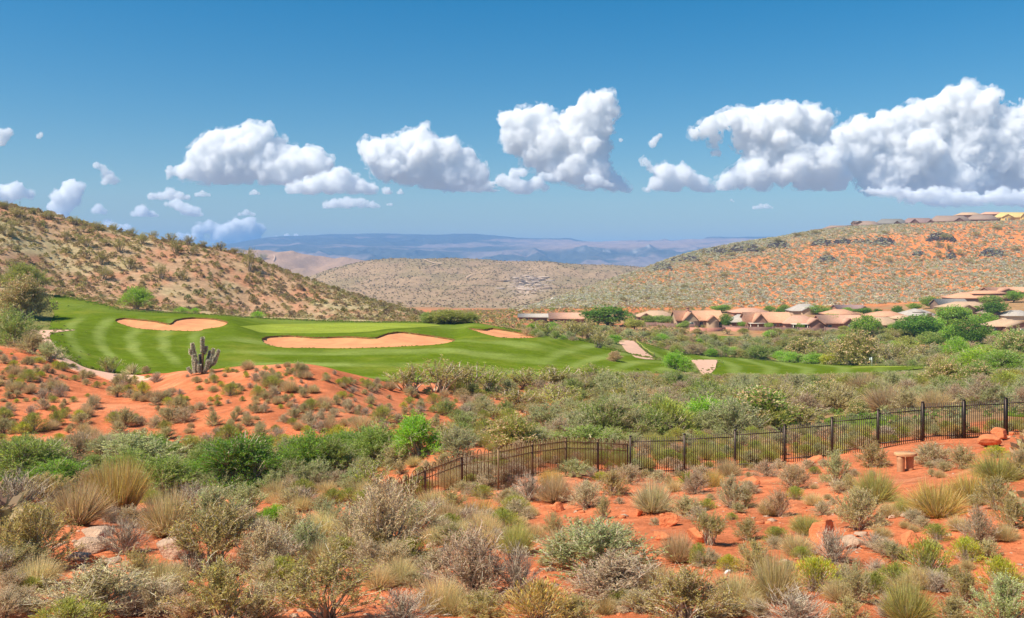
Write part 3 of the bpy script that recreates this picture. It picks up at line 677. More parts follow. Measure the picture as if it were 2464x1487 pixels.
# ------------------------------------------------------------------ plant shapes: each returns (foliage, wood); every one is normalised to width 1, height 1
def dome_dirs(r,n,lo=8,hi=90,pw=1.0):
    az=r.uniform(0,2*math.pi,n); el=np.radians(lo+(hi-lo)*r.uniform(0,1,n)**pw)
    return np.c_[np.cos(az)*np.cos(el),np.sin(az)*np.cos(el),np.sin(el)]
def lumps(r,D,k=7,amp=.3):
    C=unit(r.normal(size=(k,3))+np.array((0,0,.5))); return 1+amp*(np.max(D@C.T,axis=1)-.75)*1.6
def along(P,t):
    """points on polylines P (n,k,3) at t (n,m)"""
    n,k,_=P.shape; s=t*(k-1); i=np.clip(s.astype(int),0,k-2); f=(s-i)[...,None]; a=np.arange(n)[:,None]
    return P[a,i]*(1-f)+P[a,i+1]*f
def leaves(mb,r,B,D,L,Wd,m=0):
    """one pointed leaf (quad) per base point"""
    n=len(B); S=unit(np.cross(D,r.normal(size=(n,3)))); L=np.broadcast_to(L,(n,))[:,None]; Wd=np.broadcast_to(Wd,(n,))[:,None]
    V=np.stack([B,B+D*L*.5+S*Wd*.5,B+D*L,B+D*L*.5-S*Wd*.5],1).reshape(-1,3)
    mb.add(V,np.arange(4*n).reshape(-1,4),m=m)
def stems_to(r,D,R,H,base=.05,curve=.5,k=6,lift=.0):
    n=len(D); b=np.c_[r.normal(size=(n,2))*base,np.zeros(n)]
    e=D*R[:,None]*np.array((.5,.5,H)); e[:,2]+=lift
    mid=b+(e-b)*.5+np.array((0,0,1))*(np.linalg.norm(e-b,axis=1)*curve*.22)[:,None]+r.normal(size=(n,3))*.02
    t=np.linspace(0,1,k)[None,:,None]
    P=(1-t)**2*b[:,None]+2*t*(1-t)*mid[:,None]+t*t*e[:,None]
    P[:,1:]+=r.normal(size=(n,k-1,3))*.012
    return P
def sage(r,H=.8,ns=74,tw=12,lf=15,leafL=.034,leafW=.0085,lo=5,tmin=.35,trunk=True,dens=1.0):
    f,w=MB(),MB(); D=dome_dirs(r,ns,lo,88,.9); R=lumps(r,D,9,.30)*r.uniform(.72,1.0,ns)
    P=stems_to(r,D,R,H,.035,.6)
    ribbons(w,P,np.linspace(.012,.003,6)[None],r=r)
    if trunk:
        for i in range(0,min(9,ns)): tube(w,P[i][:4],np.linspace(.017,.008,4),5)
    t=r.uniform(tmin,1.0,(ns,tw)); T0=along(P,t).reshape(-1,3); sd=np.repeat(unit(P[:,-1]-P[:,2]),tw,0)
    td=unit(sd*.75+np.array((0,0,.35))+r.normal(size=T0.shape)*.42); tl=r.uniform(.07,.19,len(T0))
    TP=T0[:,None]+td[:,None]*tl[:,None,None]*np.array((0,.5,1))[None,:,None]; TP[:,1]+=r.normal(size=T0.shape)*.01
    ribbons(w,TP,np.array((.006,.0045,.003))[None],r=r)
    if lf:
        tt=r.uniform(.1,1.05,(len(T0),lf)); B=(T0[:,None]+td[:,None]*(tl[:,None]*tt)[...,None]).reshape(-1,3)
        ld=unit(np.repeat(td,lf,0)*.8+r.normal(size=B.shape)*.6)
        leaves(f,r,B,ld,r.uniform(.6,1.2,len(B))*leafL,leafW*r.uniform(.7,1.3,len(B)))
    return f,w
def tussock(r,n=900,H=.75,spread=64,w0=.0075,base=.13,droop=.35,tips=None):
    f,w=MB(),MB(); az=r.uniform(0,2*math.pi,n); th=np.radians(spread*r.uniform(0,1,n)**.75)
    L=r.uniform(.55,1.0,n)*np.where(th>1,.85,1); d=np.c_[np.cos(az)*np.sin(th),np.sin(az)*np.sin(th),np.cos(th)]
    b=np.c_[np.cos(az),np.sin(az),np.zeros(n)]*(base*r.uniform(0,1,n)**.5)[:,None]; b[:,2]=0
    t=np.linspace(0,1,5)[None,:,None]
    P=b[:,None]+d[:,None]*(L*.62)[:,None,None]*t; P[...,2]*=H/.62
    P[...,2]-=(t[...,0]**2)*(droop*np.sin(th)*L*.35)[:,None]
    P[:,1:]+=r.normal(size=(n,4,3))*.010
    ribbons(f,P,w0*np.array((1,.95,.8,.55,.15))[None]*r.uniform(.6,1.2,(n,1)),r=r)
    k=n//5; ribbons(w,P[:k,:3],.012,r=r)
    return f,w
def mound(r,ns=260,H=.75,lf=16,leafL=.075,leafW=.010):
    """dense dome of upright green switches"""
    f,w=MB(),MB(); D=dome_dirs(r,ns,4,90,.8); R=lumps(r,D,9,.25)*r.uniform(.85,1.0,ns)
    P=stems_to(r,D,R,H,.05,.7,5); ribbons(w,P[:,:4],.007,r=r)
    t=.40+.62*r.uniform(0,1,(ns,lf))**.7; B=along(P,np.clip(t,0,1)).reshape(-1,3); sd=np.repeat(unit(P[:,-1]-P[:,-3]),lf,0)
    ld=unit(sd+np.array((0,0,.45))+r.normal(size=B.shape)*.28); B=B+r.normal(size=B.shape)*.018
    leaves(f,r,B,ld,leafL*r.uniform(.6,1.3,len(B)),leafW*r.uniform(.7,1.3,len(B))); return f,w
def feather(r,np_=26,nb=32,lf=24,H=.72,leafL=.036,leafW=.009,bl=None):
    """tamarisk: rounded plumes of feathery sprays; bl = share of plumes tipped with blossom"""
    f,w=MB(),MB(); D=dome_dirs(r,np_,8,85,.8); R=r.uniform(.55,.86,np_)
    P=stems_to(r,D,R,H*1.0,.05,.5); 
    for p in P: tube(w,p,np.linspace(.022,.007,6),5)
    for i in range(np_):
        c=P[i,-1]; pr=r.uniform(.17,.27); dd=unit(r.normal(size=(nb,3))+np.array((0,0,.55)))
        b=along(P[i][None],r.uniform(.45,1,(1,nb)))[0]; e=c+dd*pr*r.uniform(.75,1.1,(nb,1)); e[:,2]=np.maximum(e[:,2],.03)
        m_=(b+e)/2+np.array((0,0,.04)); t=np.linspace(0,1,5)[None,:,None]
        Q=(1-t)**2*b[:,None]+2*t*(1-t)*m_[:,None]+t*t*e[:,None]
        ribbons(w,Q,.005,r=r)
        tt=np.clip(r.uniform(.35,1.05,(nb,lf)),0,1); B=along(Q,tt).reshape(-1,3)
        ld=unit(np.repeat(unit(e-b),lf,0)*.7+np.array((0,0,.3))+r.normal(size=B.shape)*.55); B=B+r.normal(size=B.shape)*.012
        mm=np.zeros(len(B),int)
        leaves(f,r,B,ld,leafL*r.uniform(.7,1.3,len(B)),leafW*r.uniform(.7,1.3,len(B)))
        if bl and r.rand()<bl:
            kk=r.choice(nb,nb*2//3,replace=False); B=np.repeat(e[kk],5,0)+r.normal(size=(len(kk)*5,3))*.02
            leaves(f,r,B,unit(r.normal(size=B.shape)+np.array((0,0,.8))),.05,.022,m=2)
    return f,w
def creosote(r,ns=30,H=.9,tw=10,lf=7,leafL=.04,leafW=.016,lo=38):
    f,w=MB(),MB(); D=dome_dirs(r,ns,lo,86,1.1); R=r.uniform(.8,1.08,ns)
    P=stems_to(r,D,R,H*1.15,.06,.15); ribbons(w,P,np.linspace(.018,.006,6)[None],r=r)
    for i in range(8): tube(w,P[i],np.linspace(.014,.005,6),4)
    t=.40+.6*r.uniform(0,1,(ns,tw)); T0=along(P,t).reshape(-1,3); td=unit(np.repeat(unit(P[:,-1]-P[:,2]),tw,0)+r.normal(size=T0.shape)*.5)
    tl=r.uniform(.06,.16,len(T0)); TP=T0[:,None]+td[:,None]*tl[:,None,None]*np.array((0,.5,1))[None,:,None]; ribbons(w,TP,.005,r=r)
    tt=r.uniform(.2,1.1,(len(T0),lf)); B=(T0[:,None]+td[:,None]*(tl[:,None]*tt)[...,None]).reshape(-1,3)
    leaves(f,r,B,unit(np.repeat(td,lf,0)*.5+r.normal(size=B.shape)),leafL*r.uniform(.6,1.3,len(B)),leafW); return f,w
def tree(r,H=1.0,nc=34,per=150,trunkh=.16,leaf=.045,egg=.5):
    f,w=MB(),MB(); ct=trunkh+(1-trunkh)*.5
    tube(w,[(0,0,-.06),(.01,0,trunkh*.6),(0,.01,ct)],[.035,.028,.015],7)
    D=unit(r.normal(size=(nc,3))); C=D*np.array((.36,.36,(1-trunkh)*.40))*r.uniform(.35,1,(nc,1))**.6; C[:,2]+=ct
    for c in C[:16]: tube(w,[(0,0,trunkh*r.uniform(.5,1.6)),c*np.array((.45,.45,.5))+np.array((0,0,ct*.45)),c],[.014,.009,.004],4)
    for c in C:
        R=r.uniform(.11,.19); d=unit(r.normal(size=(per,3))); B=c+d*R*r.uniform(.55,1,(per,1))**.5*np.array((1,1,.8)); B[:,2]=np.maximum(B[:,2],trunkh*.45)
        leaves(f,r,B,unit(d*.6+r.normal(size=d.shape)),leaf*r.uniform(.6,1.3,per),leaf*.62)
    return f,w
def yucca(r,n=160,H=.8):
    f,w=MB(),MB(); D=dome_dirs(r,n,5,88,.8); L=r.uniform(.8,1.05,n)
    t=np.linspace(0,1,3)[None,:,None]; P=np.array((0,0,.08))+D[:,None]*(L*.5)[:,None,None]*t; P[...,2]*=H*1.9
    ribbons(f,P,np.array((.026,.022,.003))[None],r=r); tube(w,[(0,0,-.05),(0,0,.2)],[.07,.05],6); return f,w
def deadtwig(r,**k): return sage(r,lf=0,ns=85,tw=20,tmin=.25,**k)
def low(r,n=90,H=.75,L=.22,Wd=.10):
    """a small far-off bush: a dome of leaf clumps"""
    f,w=MB(),MB(); D=dome_dirs(r,n,2,90,.75); B=D*np.array((.42,.42,H*.82))*(lumps(r,D,6,.3)*r.uniform(.55,1.0,n))[:,None]
    leaves(f,r,B-D*L*.3,unit(D+r.normal(size=D.shape)*.5+np.array((0,0,.3))),L*r.uniform(.6,1.2,n),Wd*r.uniform(.6,1.3,n)); return f,w

def norm(fw):
    f,w=fw; A=np.concatenate(f.v+w.v); 
    sx=np.percentile(np.abs(np.concatenate([A[:,0],A[:,1]])),98.5)*2; sz=np.percentile(A[:,2],99.3)
    for b in (f,w): b.v=[v/np.array((sx,sx,sz)) for v in b.v]
    return f,w
KINDS={   # name, variants, builder, foliage material
 'sage':('sagebrush',5,lambda r:sage(r,H=r.uniform(.7,.9))),
 'open':('sagebrush',3,lambda r:sage(r,H=.95,ns=46,lo=30,tmin=.5,tw=14,lf=15)),
 'twig':('dead_shrub',3,lambda r:deadtwig(r,H=r.uniform(.7,.85))),
 'grey':('sagebrush',3,lambda r:sage(r,ns=80,tw=16,lf=8,leafL=.040,leafW=.007)),
 'tuss':('grass_tussock',4,lambda r:tussock(r,2000,H=r.uniform(.65,.9),spread=r.uniform(55,72))),
 'tall':('grass_tussock',2,lambda r:tussock(r,2200,H=1.1,spread=46,w0=.008,base=.13,droop=.15)),
 'mound':('rabbitbrush',4,lambda r:mound(r,H=r.uniform(.65,.85))),
 'feather':('tamarisk',4,lambda r:feather(r,H=r.uniform(.68,.8))),
 'bloom':('flowering_tamarisk',3,lambda r:feather(r,H=.75,bl=.75)),
 'creo':('creosote_bush',3,lambda r:creosote(r)),
 'tree':('tree',3,lambda r:tree(r)),
 'yucca':('yucca',1,lambda r:yucca(r)),
}
PROTO={}
for ki,(k,(nm,nv,fn)) in enumerate(KINDS.items()):
    PROTO[k]=[]
    for v in range(nv):
        r=np.random.RandomState(1000+ki*37+v); f,w=norm(fn(r))
        fm=[M['leaf'],M['twig'],M['blossom']]
        wm=M['bark'] if k=='tree' else M['twig']
        mf=f.mesh('foliage',fm) if len(f.v) else None
        mw=w.mesh('branches',[wm]) if len(w.v) else None
        b=MB()
        for src,mi in ((f,None),(w,1)):
            if not src.v: continue
            V,Q,T=src.arrays(); qm=np.concatenate(src.qm) if src.qm else np.zeros(0,int)
            if mi is None:
                for u in np.unique(qm): b.v.append(np.zeros((0,3))); b.q.append(Q[qm==u]+b.n); b.qm.append(np.full((qm==u).sum(),u)); b.c.append(np.zeros((0,3)))
                b.v.append(V); b.c.append(np.ones((len(V),3))); b.n+=len(V)
                if len(T): b.t.append(T); b.tm.append(np.zeros(len(T),int))
            else: b.add(V,Q,T,m=1)
        whole=b.mesh(nm,fm)
        PROTO[k].append((mf,mw,whole))
COLS={'sage':(.33,.315,.185),'olive':(.315,.28,.135),'grey':(.37,.33,.245),'purple':(.31,.245,.19),'straw':(.41,.35,.225),'gold':(.37,.295,.125),
 'lime':(.34,.37,.065),'green':(.175,.285,.055),'dark':(.10,.19,.035),'bright':(.21,.38,.04),'fern':(.21,.285,.085),'creo':(.25,.245,.09),'pale':(.38,.37,.26),
 'mint':(.29,.33,.19),'tan':(.36,.29,.195),'moss':(.26,.285,.08),'fresh':(.26,.42,.05),'hay':(.315,.31,.13)}
def rotz(): return rs.uniform(0,2*math.pi)
def put(kind,X,Y,wpx,hpx,col,label,group=None,parts=False,cat=None,y0=3.0,y1=9000.0,pos=None,name=None,jit=.12,sink=.03):
    """one plant whose foot is seen at photo point (X,Y), wpx wide and hpx high in the photo"""
    p=pos if pos is not None else hit(X,Y,y0,y1); s=p.y/F; w,h=wpx*s,hpx*s
    mf,mw,whole=PROTO[kind][rs.randint(len(PROTO[kind]))]; nm=name or KINDS[kind][0]
    c=np.array(COLS[col] if isinstance(col,str) else col)*np.array((1.78,1.63,1.22))*(1+rs.uniform(-jit,jit))*(1+rs.uniform(-jit,jit,3)*.35); c=(*np.clip(c,0,1),1)
    loc=(p.x,p.y,p.z-h*sink); sc=(w*1.03,w*1.03,h*1.04)
    if parts:
        o=empty(nm,loc,rotz()); o.scale=sc
        for me,pn in ((mf,'crown' if kind=='tree' else 'foliage'),(mw,'trunk' if kind=='tree' else 'branches')):
            if me is None: continue
            ch=link(pn,me,o); ch.color=c
    else:
        o=link(nm,whole); o.location=loc; o.rotation_euler=(0,0,rotz()); o.scale=sc; o.color=c
    tag(o,label,cat or {'grass_tussock':'grass tussock','tree':'tree','yucca':'yucca'}.get(nm,'shrub'),group)
    return o
# ------------------------------------------------------------------ plants one can tell apart, where the photo shows them
# kind, X, Y of the foot, width and height in photo pixels, colour, label
FG=[
('sage',73,1364,170,140,'olive','rounded sagebrush on a dark twisted trunk at the left edge'),
('twig',35,1250,150,112,'olive','tall twiggy half dry shrub behind the trunked sagebrush at the left edge'),
('tall',278,1248,128,140,'gold','tallest golden tipped grass tussock, left of the pale boulders'),
('tuss',185,1262,135,98,'tan','tan grass tussock leaning left of the tallest golden one'),
('tuss',405,1288,120,110,'straw','pale straw tussock behind the biggest pale boulder'),
('twig',300,1332,105,82,'purple','bare brown twiggy shrub between the two pale boulders'),
('open',515,1374,165,150,'olive','olive shrub with bare stems right of the biggest pale boulder'),
('sage',505,1285,160,108,'mint','grey green sagebrush behind the bare stemmed olive shrub'),
('grey',625,1385,135,125,'grey','grey tangled sagebrush beside the bare stemmed olive shrub'),
('sage',330,1410,98,82,'olive','small olive shrub just below the bare brown twiggy one'),
('grey',235,1470,275,112,'pale','wide pale grey sagebrush low at the bottom left'),
('sage',535,1512,215,150,'olive','brownish olive shrub cut by the bottom edge, left of the dark olive one'),
('mound',165,1510,160,62,'moss','light green low plant in the bottom left corner'),
('grey',920,1345,200,182,'grey','largest pale silvery sagebrush in the middle foreground'),
('mound',912,1352,85,66,'gold','small olive yellow bush under the largest silvery sagebrush'),
('grey',738,1352,150,98,'mint','grey sagebrush left of the largest silvery one'),
('twig',655,1365,130,95,'purple','purplish bare shrub between the tangled grey and the grey sagebrush'),
('open',790,1492,222,156,'olive','large dark olive sagebrush with visible stems at the bottom, left of centre'),
('tuss',772,1298,110,62,'straw','yellowish grass tussock behind the grey sagebrush'),
('mound',660,1266,86,46,'bright','small bright green bush among the grey shrubs'),
('sage',785,1270,92,64,'mint','grey green shrub behind the yellowish tussock'),
('sage',1088,1236,72,54,'olive','olive tuft just below the brown arched fence'),
('tuss',1150,1260,94,58,'gold','round golden tussock on the red sand below the arched fence'),
('tuss',1042,1226,82,46,'straw','straw tussock left of the olive tuft by the arched fence'),
('grey',1137,1436,205,150,'purple','big purple grey sagebrush with fine stems, centre foreground'),
('sage',1160,1490,98,66,'olive','small olive shrub in front of the big purple grey sagebrush'),
('tuss',1242,1330,84,72,'hay','yellow green grass clump right of the round golden tussock'),
('twig',970,1498,150,76,'straw','dry straw coloured brush at the bottom edge left of centre'),
('grey',620,1500,140,88,'grey','dead grey brush at the bottom between two olive shrubs'),
('sage',1440,1378,260,116,'mint','widest grey green sagebrush, in the centre right foreground'),
('grey',1470,1445,245,105,'purple','tangled purple stemmed shrub below the widest grey green one'),
('twig',1245,1432,110,116,'straw','dry tan brush between the purple grey and the widest sagebrush'),
('mound',1297,1498,175,92,'gold','yellow olive bush at the bottom, right of centre'),
('sage',1647,1496,232,118,'olive','large olive shrub at the bottom right of centre'),
('tuss',1586,1420,115,60,'straw','pale dead grass between the widest sagebrush and the bottom olive shrub'),
('tuss',1334,1206,84,62,'tan','tan tussock perched on a red rock'),
('grey',1411,1222,90,62,'grey','grey tuft right of the tussock on the red rock'),
('twig',1273,1206,78,66,'purple','bare grey twigs against the arched fence'),
('tuss',1326,1168,64,38,'gold','yellow tussock behind the tan one on the rock'),
('sage',1380,1142,74,38,'mint','grey green shrub under the corner of the arched fence'),
('mound',1448,1138,46,22,'lime','small lime bush at the foot of the arched fence'),
('sage',1472,1192,78,58,'olive','sagebrush with dark bare roots below the end of the arched fence'),
('grey',1513,1150,74,44,'grey','rounded grey shrub where the two fences meet'),
('sage',1452,1248,38,52,'sage','small upright sagebrush casting a shadow on the red slope'),
('sage',1331,1288,50,52,'sage','lone small sagebrush on the red slope right of the yellow green clump'),
('sage',1390,1283,32,37,'olive','left one of two small sagebrushes side by side on the red slope'),
('sage',1415,1296,34,43,'sage','right one of two small sagebrushes side by side on the red slope'),
('sage',1480,1308,86,48,'mint','low grey green sagebrush above the widest one'),
('tuss',1570,1232,94,74,'pale','round pale sagebrush mound in the middle of the red slope'),
('sage',1610,1182,23,38,'olive','narrow upright sagebrush alone on bare red sand'),
('grey',1671,1188,70,52,'purple','purple grey sagebrush beside the small yellow tussock'),
('tuss',1716,1172,58,40,'gold','small yellow tussock right of the purple grey sagebrush'),
('sage',1651,1240,86,44,'sage','low green sagebrush right of the round pale mound'),
('mound',1702,1228,42,27,'moss','low green bush at the right of the low green sagebrush'),
('sage',1760,1222,62,74,'pale','tall pale sagebrush left of the red rock step'),
('sage',1793,1220,45,44,'olive','small sagebrush right of the tall pale one'),
('open',1708,1312,70,78,'olive','umbrella shaped sagebrush on one thin dark stem'),
('sage',1800,1300,62,52,'olive','round sagebrush with shadow on the red slope, right of the thin stemmed one'),
('tuss',1632,1350,86,66,'tan','spiky tan tussock among the red rocks'),
('mound',1682,1364,44,54,'moss','green upright bush touching the spiky tan tussock'),
('mound',1752,1374,52,38,'lime','yellow green low bush by the white stone'),
('sage',1818,1376,98,70,'olive','olive sagebrush right of the white stone'),
('tuss',1752,1138,66,40,'tan','tan tussock at the foot of the black fence'),
('grey',1690,1145,74,36,'grey','grey shrub at the foot of the black fence near its left end'),
('sage',1586,1133,58,28,'pale','pale shrub at the foot of the first black fence panel'),
('yucca',1655,1118,80,34,'moss','spiky green yucca growing through the black fence'),
('grey',1842,1146,62,36,'purple','purplish shrub at the foot of the black fence near its middle'),
('tuss',1850,1240,56,40,'straw','straw tussock right of the red rock step'),
('grey',1911,1176,86,58,'tan','tan grey spread sagebrush left of the big round grey one'),
('sage',2012,1168,82,78,'mint','big round grey sagebrush left of the stone bench'),
('sage',2042,1180,36,36,'olive','small dark sagebrush tucked beside the big round grey one'),
('tuss',2106,1212,98,84,'hay','soft yellow green grass clump left of the bench path'),
('sage',2098,1124,70,56,'olive','sagebrush directly left of the stone bench'),
('grey',2245,1118,118,50,'sage','long low sagebrush right behind the stone bench'),
('sage',2313,1128,74,54,'sage','dense sagebrush right of the long low one by the bench'),
('sage',1875,1244,64,64,'tan','tan sagebrush alone on the red slope below the fence middle'),
('sage',2065,1274,104,94,'sage','dark grey green sagebrush with a long shadow, right centre'),
('tuss',2256,1244,132,84,'gold','biggest golden grass clump on the right slope'),
('tuss',2334,1208,108,68,'gold','yellow grass clump behind the biggest golden one'),
('tuss',2180,1240,64,46,'hay','low green grass left of the biggest golden clump'),
('sage',2398,1226,78,74,'olive','olive sagebrush on the right slope, upper of two'),
('sage',2431,1270,70,74,'olive','olive sagebrush at the right edge, lower of two'),
('grey',2354,1304,82,78,'purple','rounded purple grey bare shrub on the right slope'),
('mound',2233,1388,110,84,'moss','big yellow green mound on the right slope'),
('mound',2325,1350,74,56,'lime','smaller lime green mound right of the big one'),
('twig',2005,1354,94,80,'purple','purple brown bare shrub above the lime bush'),
('tuss',1940,1285,78,46,'hay','green grass clump above the pale grass on the right'),
('tuss',1919,1334,84,50,'straw','pale whitish grass clump left of the purple brown shrub'),
('mound',1960,1420,118,76,'lime','wide lime green bush near the bottom right'),
('sage',2057,1448,74,90,'sage','dark upright sagebrush beside the wide lime bush'),
('tuss',1866,1446,120,116,'straw','tall pale feathery grass near the bottom right'),
('twig',1915,1502,165,78,'gold','tan olive brush on the bottom edge right of the olive shrub'),
('sage',2041,1500,98,60,'olive','low olive sagebrush on the bottom edge under the dark upright one'),
('tuss',2185,1498,120,96,'hay','green grass on the bottom edge at right'),
('twig',2135,1470,62,42,'purple','small purplish bare shrub left of the bottom green grass'),
('sage',2320,1454,80,80,'olive','olive sagebrush with a few yellow flowers at bottom right'),
('mound',2405,1420,92,78,'lime','yellow green bush above the bottom right corner'),
('sage',2415,1510,165,122,'mint','big grey green sagebrush filling the bottom right corner'),
('tuss',2400,1156,120,62,'hay','broad olive grass clump under the red slabs at right'),
('mound',2398,1102,62,28,'lime','lime bush right in front of the red slabs'),
('sage',2455,1150,70,66,'tan','tan sagebrush at the right edge beside the red slabs'),
('sage',450,1505,110,70,'tan','tan low shrub on the bottom edge beside the brownish olive one'),
('grey',1040,1392,110,66,'grey','grey low brush between the silvery and the purple grey sagebrush'),
('grey',860,1300,110,80,'pale','pale sagebrush behind the largest silvery one, on its left'),
('sage',985,1290,120,90,'pale','pale green sagebrush behind the largest silvery one, on its right'),
('sage',700,1300,100,76,'sage','sagebrush between the bright green bush and the yellowish tussock'),
('sage',590,1250,120,80,'mint','grey green sagebrush in front of the dark green wash bush'),
('sage',110,1215,120,70,'olive','olive shrub behind the tan leaning tussock at left'),
('twig',460,1235,110,70,'purple','bare shrub behind the pale straw tussock'),
('tuss',1360,1330,110,56,'straw','straw grass on the edge of the red slope above the dry tan brush'),
('tuss',1540,1440,90,50,'straw','straw grass in front of the pale dead grass'),
('sage',1380,1500,110,60,'olive','olive low shrub on the bottom edge right of the yellow olive bush'),
('tuss',1770,1450,120,70,'straw','pale grass left of the tall feathery grass'),
('sage',2290,1500,110,60,'olive','olive sagebrush on the bottom edge left of the corner one'),
]
for k,X,Y,w,h,c,l in FG: put(k,X,Y,w*(1.09 if X<1250 else 1.03),h*1.04,c,l,'desert shrubs and tussocks in the foreground',parts=True,y0=5,y1=36)
WASH=[
('feather',60,1168,195,108,'fern','broad feathery green bush in the wash at the left edge'),
('feather',150,1182,150,72,'green','darker green bush in front of the broad feathery one'),
('feather',385,1190,150,88,'fern','green feathery bush behind the tallest golden tussock'),
('sage',330,1122,220,80,'mint','wide grey green sagebrush behind the wash bushes at left'),
('feather',585,1172,215,118,'dark','dark green dense bush, the largest in the wash'),
('feather',520,1130,110,70,'fern','lighter green bush behind the largest dark one'),
('feather',735,1148,150,104,'green','green feathery bush right of the largest dark one'),
('feather',790,1146,95,90,'fern','upright green bush right beside the previous feathery one'),
('feather',1003,1098,120,98,'bright','tallest bright green feathery bush behind the arched fence'),
('feather',905,1114,125,92,'fern','green bush left of the tallest bright one'),
('sage',712,1174,104,66,'mint','round pale sagebrush in front of the green wash bushes'),
('grey',811,1170,64,38,'purple','purple grey shrub on the red bank of the wash'),
('creo',888,1178,95,70,'moss','olive open bush at the left end of the arched fence'),
('sage',1098,1096,110,66,'mint','grey green bush right of the tallest bright one'),
('sage',950,1120,80,62,'pale','silvery bush in front of the tallest bright one'),
('bloom',1235,1078,128,76,'moss','bush covered in tan blossom behind the arched fence'),
('sage',1300,1072,90,40,'mint','grey green bush right of the tan blossoming one'),
('sage',1420,1072,160,46,'fern','long grey green bush behind the fence corner'),
('sage',1408,1027,84,58,'fern','round green sagebrush beside the bare red wash'),
('bloom',1535,1044,92,70,'fern','green bush with tan blossom tips behind the first fence panel'),
('bloom',1625,1040,66,50,'moss','small tan blossoming bush left of the brightest green one'),
('feather',1687,1030,150,70,'bright','brightest green rounded bush behind the black fence'),
('bloom',1835,1028,178,92,'green','largest blossoming bush, dark green, behind the black fence'),
('bloom',1985,982,96,62,'fern','blossoming bush right behind the largest one'),
('bloom',2065,1002,60,38,'fern','small round blossoming bush behind the fence middle'),
('bloom',2270,930,100,62,'moss','blossoming bush below the second green at right'),
('bloom',2345,928,92,54,'green','dark green blossoming bush right of the second green'),
('feather',2420,905,120,60,'green','green bush bank at the right edge beyond the second green'),
('bloom',2440,860,110,66,'fern','tall blossoming bush at the right edge'),
('feather',2360,890,110,50,'fresh','yellow green bush above the blossoming ones at right'),
('feather',2300,870,66,56,'bright','bright yellow green bush right of the hidden flag'),
('creo',985,940,115,62,'creo','leftmost olive thicket at the near fairway edge'),
('creo',1060,944,120,80,'creo','tallest olive thicket at the near fairway edge'),
('creo',1120,946,120,70,'creo','olive thicket with dark stems near the fairway edge'),
('creo',1175,942,90,62,'moss','dark olive bush ending the thicket row'),
('creo',1265,936,110,50,'creo','olive bush right of the thicket row'),
('creo',1335,934,120,54,'creo','wide olive bush in the middle by the fairway edge'),
('creo',1440,930,110,52,'creo','olive bush under the striped fairway bend'),
('creo',1340,985,120,58,'moss','open olive bush on the red ground below the thicket'),
('creo',1240,985,100,52,'creo','olive scrub left of the open bush below the thicket'),
('feather',1632,892,70,44,'bright','bright green bush at the fairway edge between the two paths'),
('creo',265,898,62,40,'moss','thin olive bush beside the left cart path'),
('yucca',318,903,44,32,'pale','grey spiky yucca right of the thin olive bush'),
('bloom',350,900,20,18,'tan','small round cream coloured cactus bush beside the yucca'),
('feather',60,700,100,64,'moss','olive green bush at the foot of the left hill'),
('bloom',66,765,108,96,'olive','big tan and dark green bush left of the fairway'),
('sage',30,832,120,86,'fern','grey green bush bank at the left edge above the red slope'),
('sage',118,870,90,46,'mint','pale green bush beside the left cart path'),
('sage',75,850,90,50,'sage','sagebrush left of the pale one by the cart path'),
('feather',328,744,66,52,'fresh','bright yellow green bush at the far fairway edge'),
('mound',437,753,38,14,'bright','low bright green clump on the far fairway edge, left of two'),
('mound',470,754,24,13,'bright','low bright green clump on the far fairway edge, right of two'),
('mound',620,765,38,16,'bright','bright green clump on the far edge above the long bunker'),
('bloom',1480,870,36,24,'tan','tan bush beside the steep cart path'),
('creo',1440,838,48,46,'olive','olive brown bush between the fairway crest and the cart path'),
('creo',1375,816,70,48,'creo','olive bush behind the fairway crest, wider of two'),
('creo',1311,808,54,36,'creo','olive bush behind the fairway crest, smaller of two'),
('creo',1415,815,60,44,'creo','olive bush right behind the wider one on the crest'),
('feather',1075,779,110,32,'moss','low green bushes at the far edge of the green, wide one'),
('feather',1030,778,36,26,'fern','small green bush left of the wide one at the far edge of the green'),
('feather',1130,778,50,26,'moss','green bush right of the wide one at the far edge of the green'),
('feather',1822,865,62,34,'fern','round green bush on the far side of the second fairway'),
('bloom',1950,866,88,50,'moss','tan green bush behind the second fairway'),
('feather',2000,878,50,28,'yel','yellow green bush at the second green'),
('feather',1905,872,60,24,'bright','bright green low bush along the second fairway'),
('feather',1955,876,60,26,'bright','bright green low bush nearer the second green'),
('bloom',2055,880,100,80,'moss','large grey olive tree like bush beside the second flag'),
('creo',2000,862,70,54,'mint','grey olive bush left of the large one by the second flag'),
('creo',2150,878,100,50,'olive','brown olive bush right of the second flag'),
('creo',2230,870,90,44,'olive','brown olive bush further right of the second flag'),
('mound',2297,1054,62,32,'gold','yellow mound seen through the right part of the black fence'),
('twig',2135,1058,70,34,'purple','purplish bare shrub seen through the black fence'),
]
COLS['yel']=(.42,.44,.04)
for i,(k,X,Y,w,h,c,l) in enumerate(WASH):
    y0=95 if Y<905 and X<1480 and Y<800 else (30 if Y>890 else 60)
    if k=='bloom' and w<30: y0=60
    put(k,X,Y,w,h,c,l,'bushes of the wash and the golf course edge',parts=w>80,y0=y0)
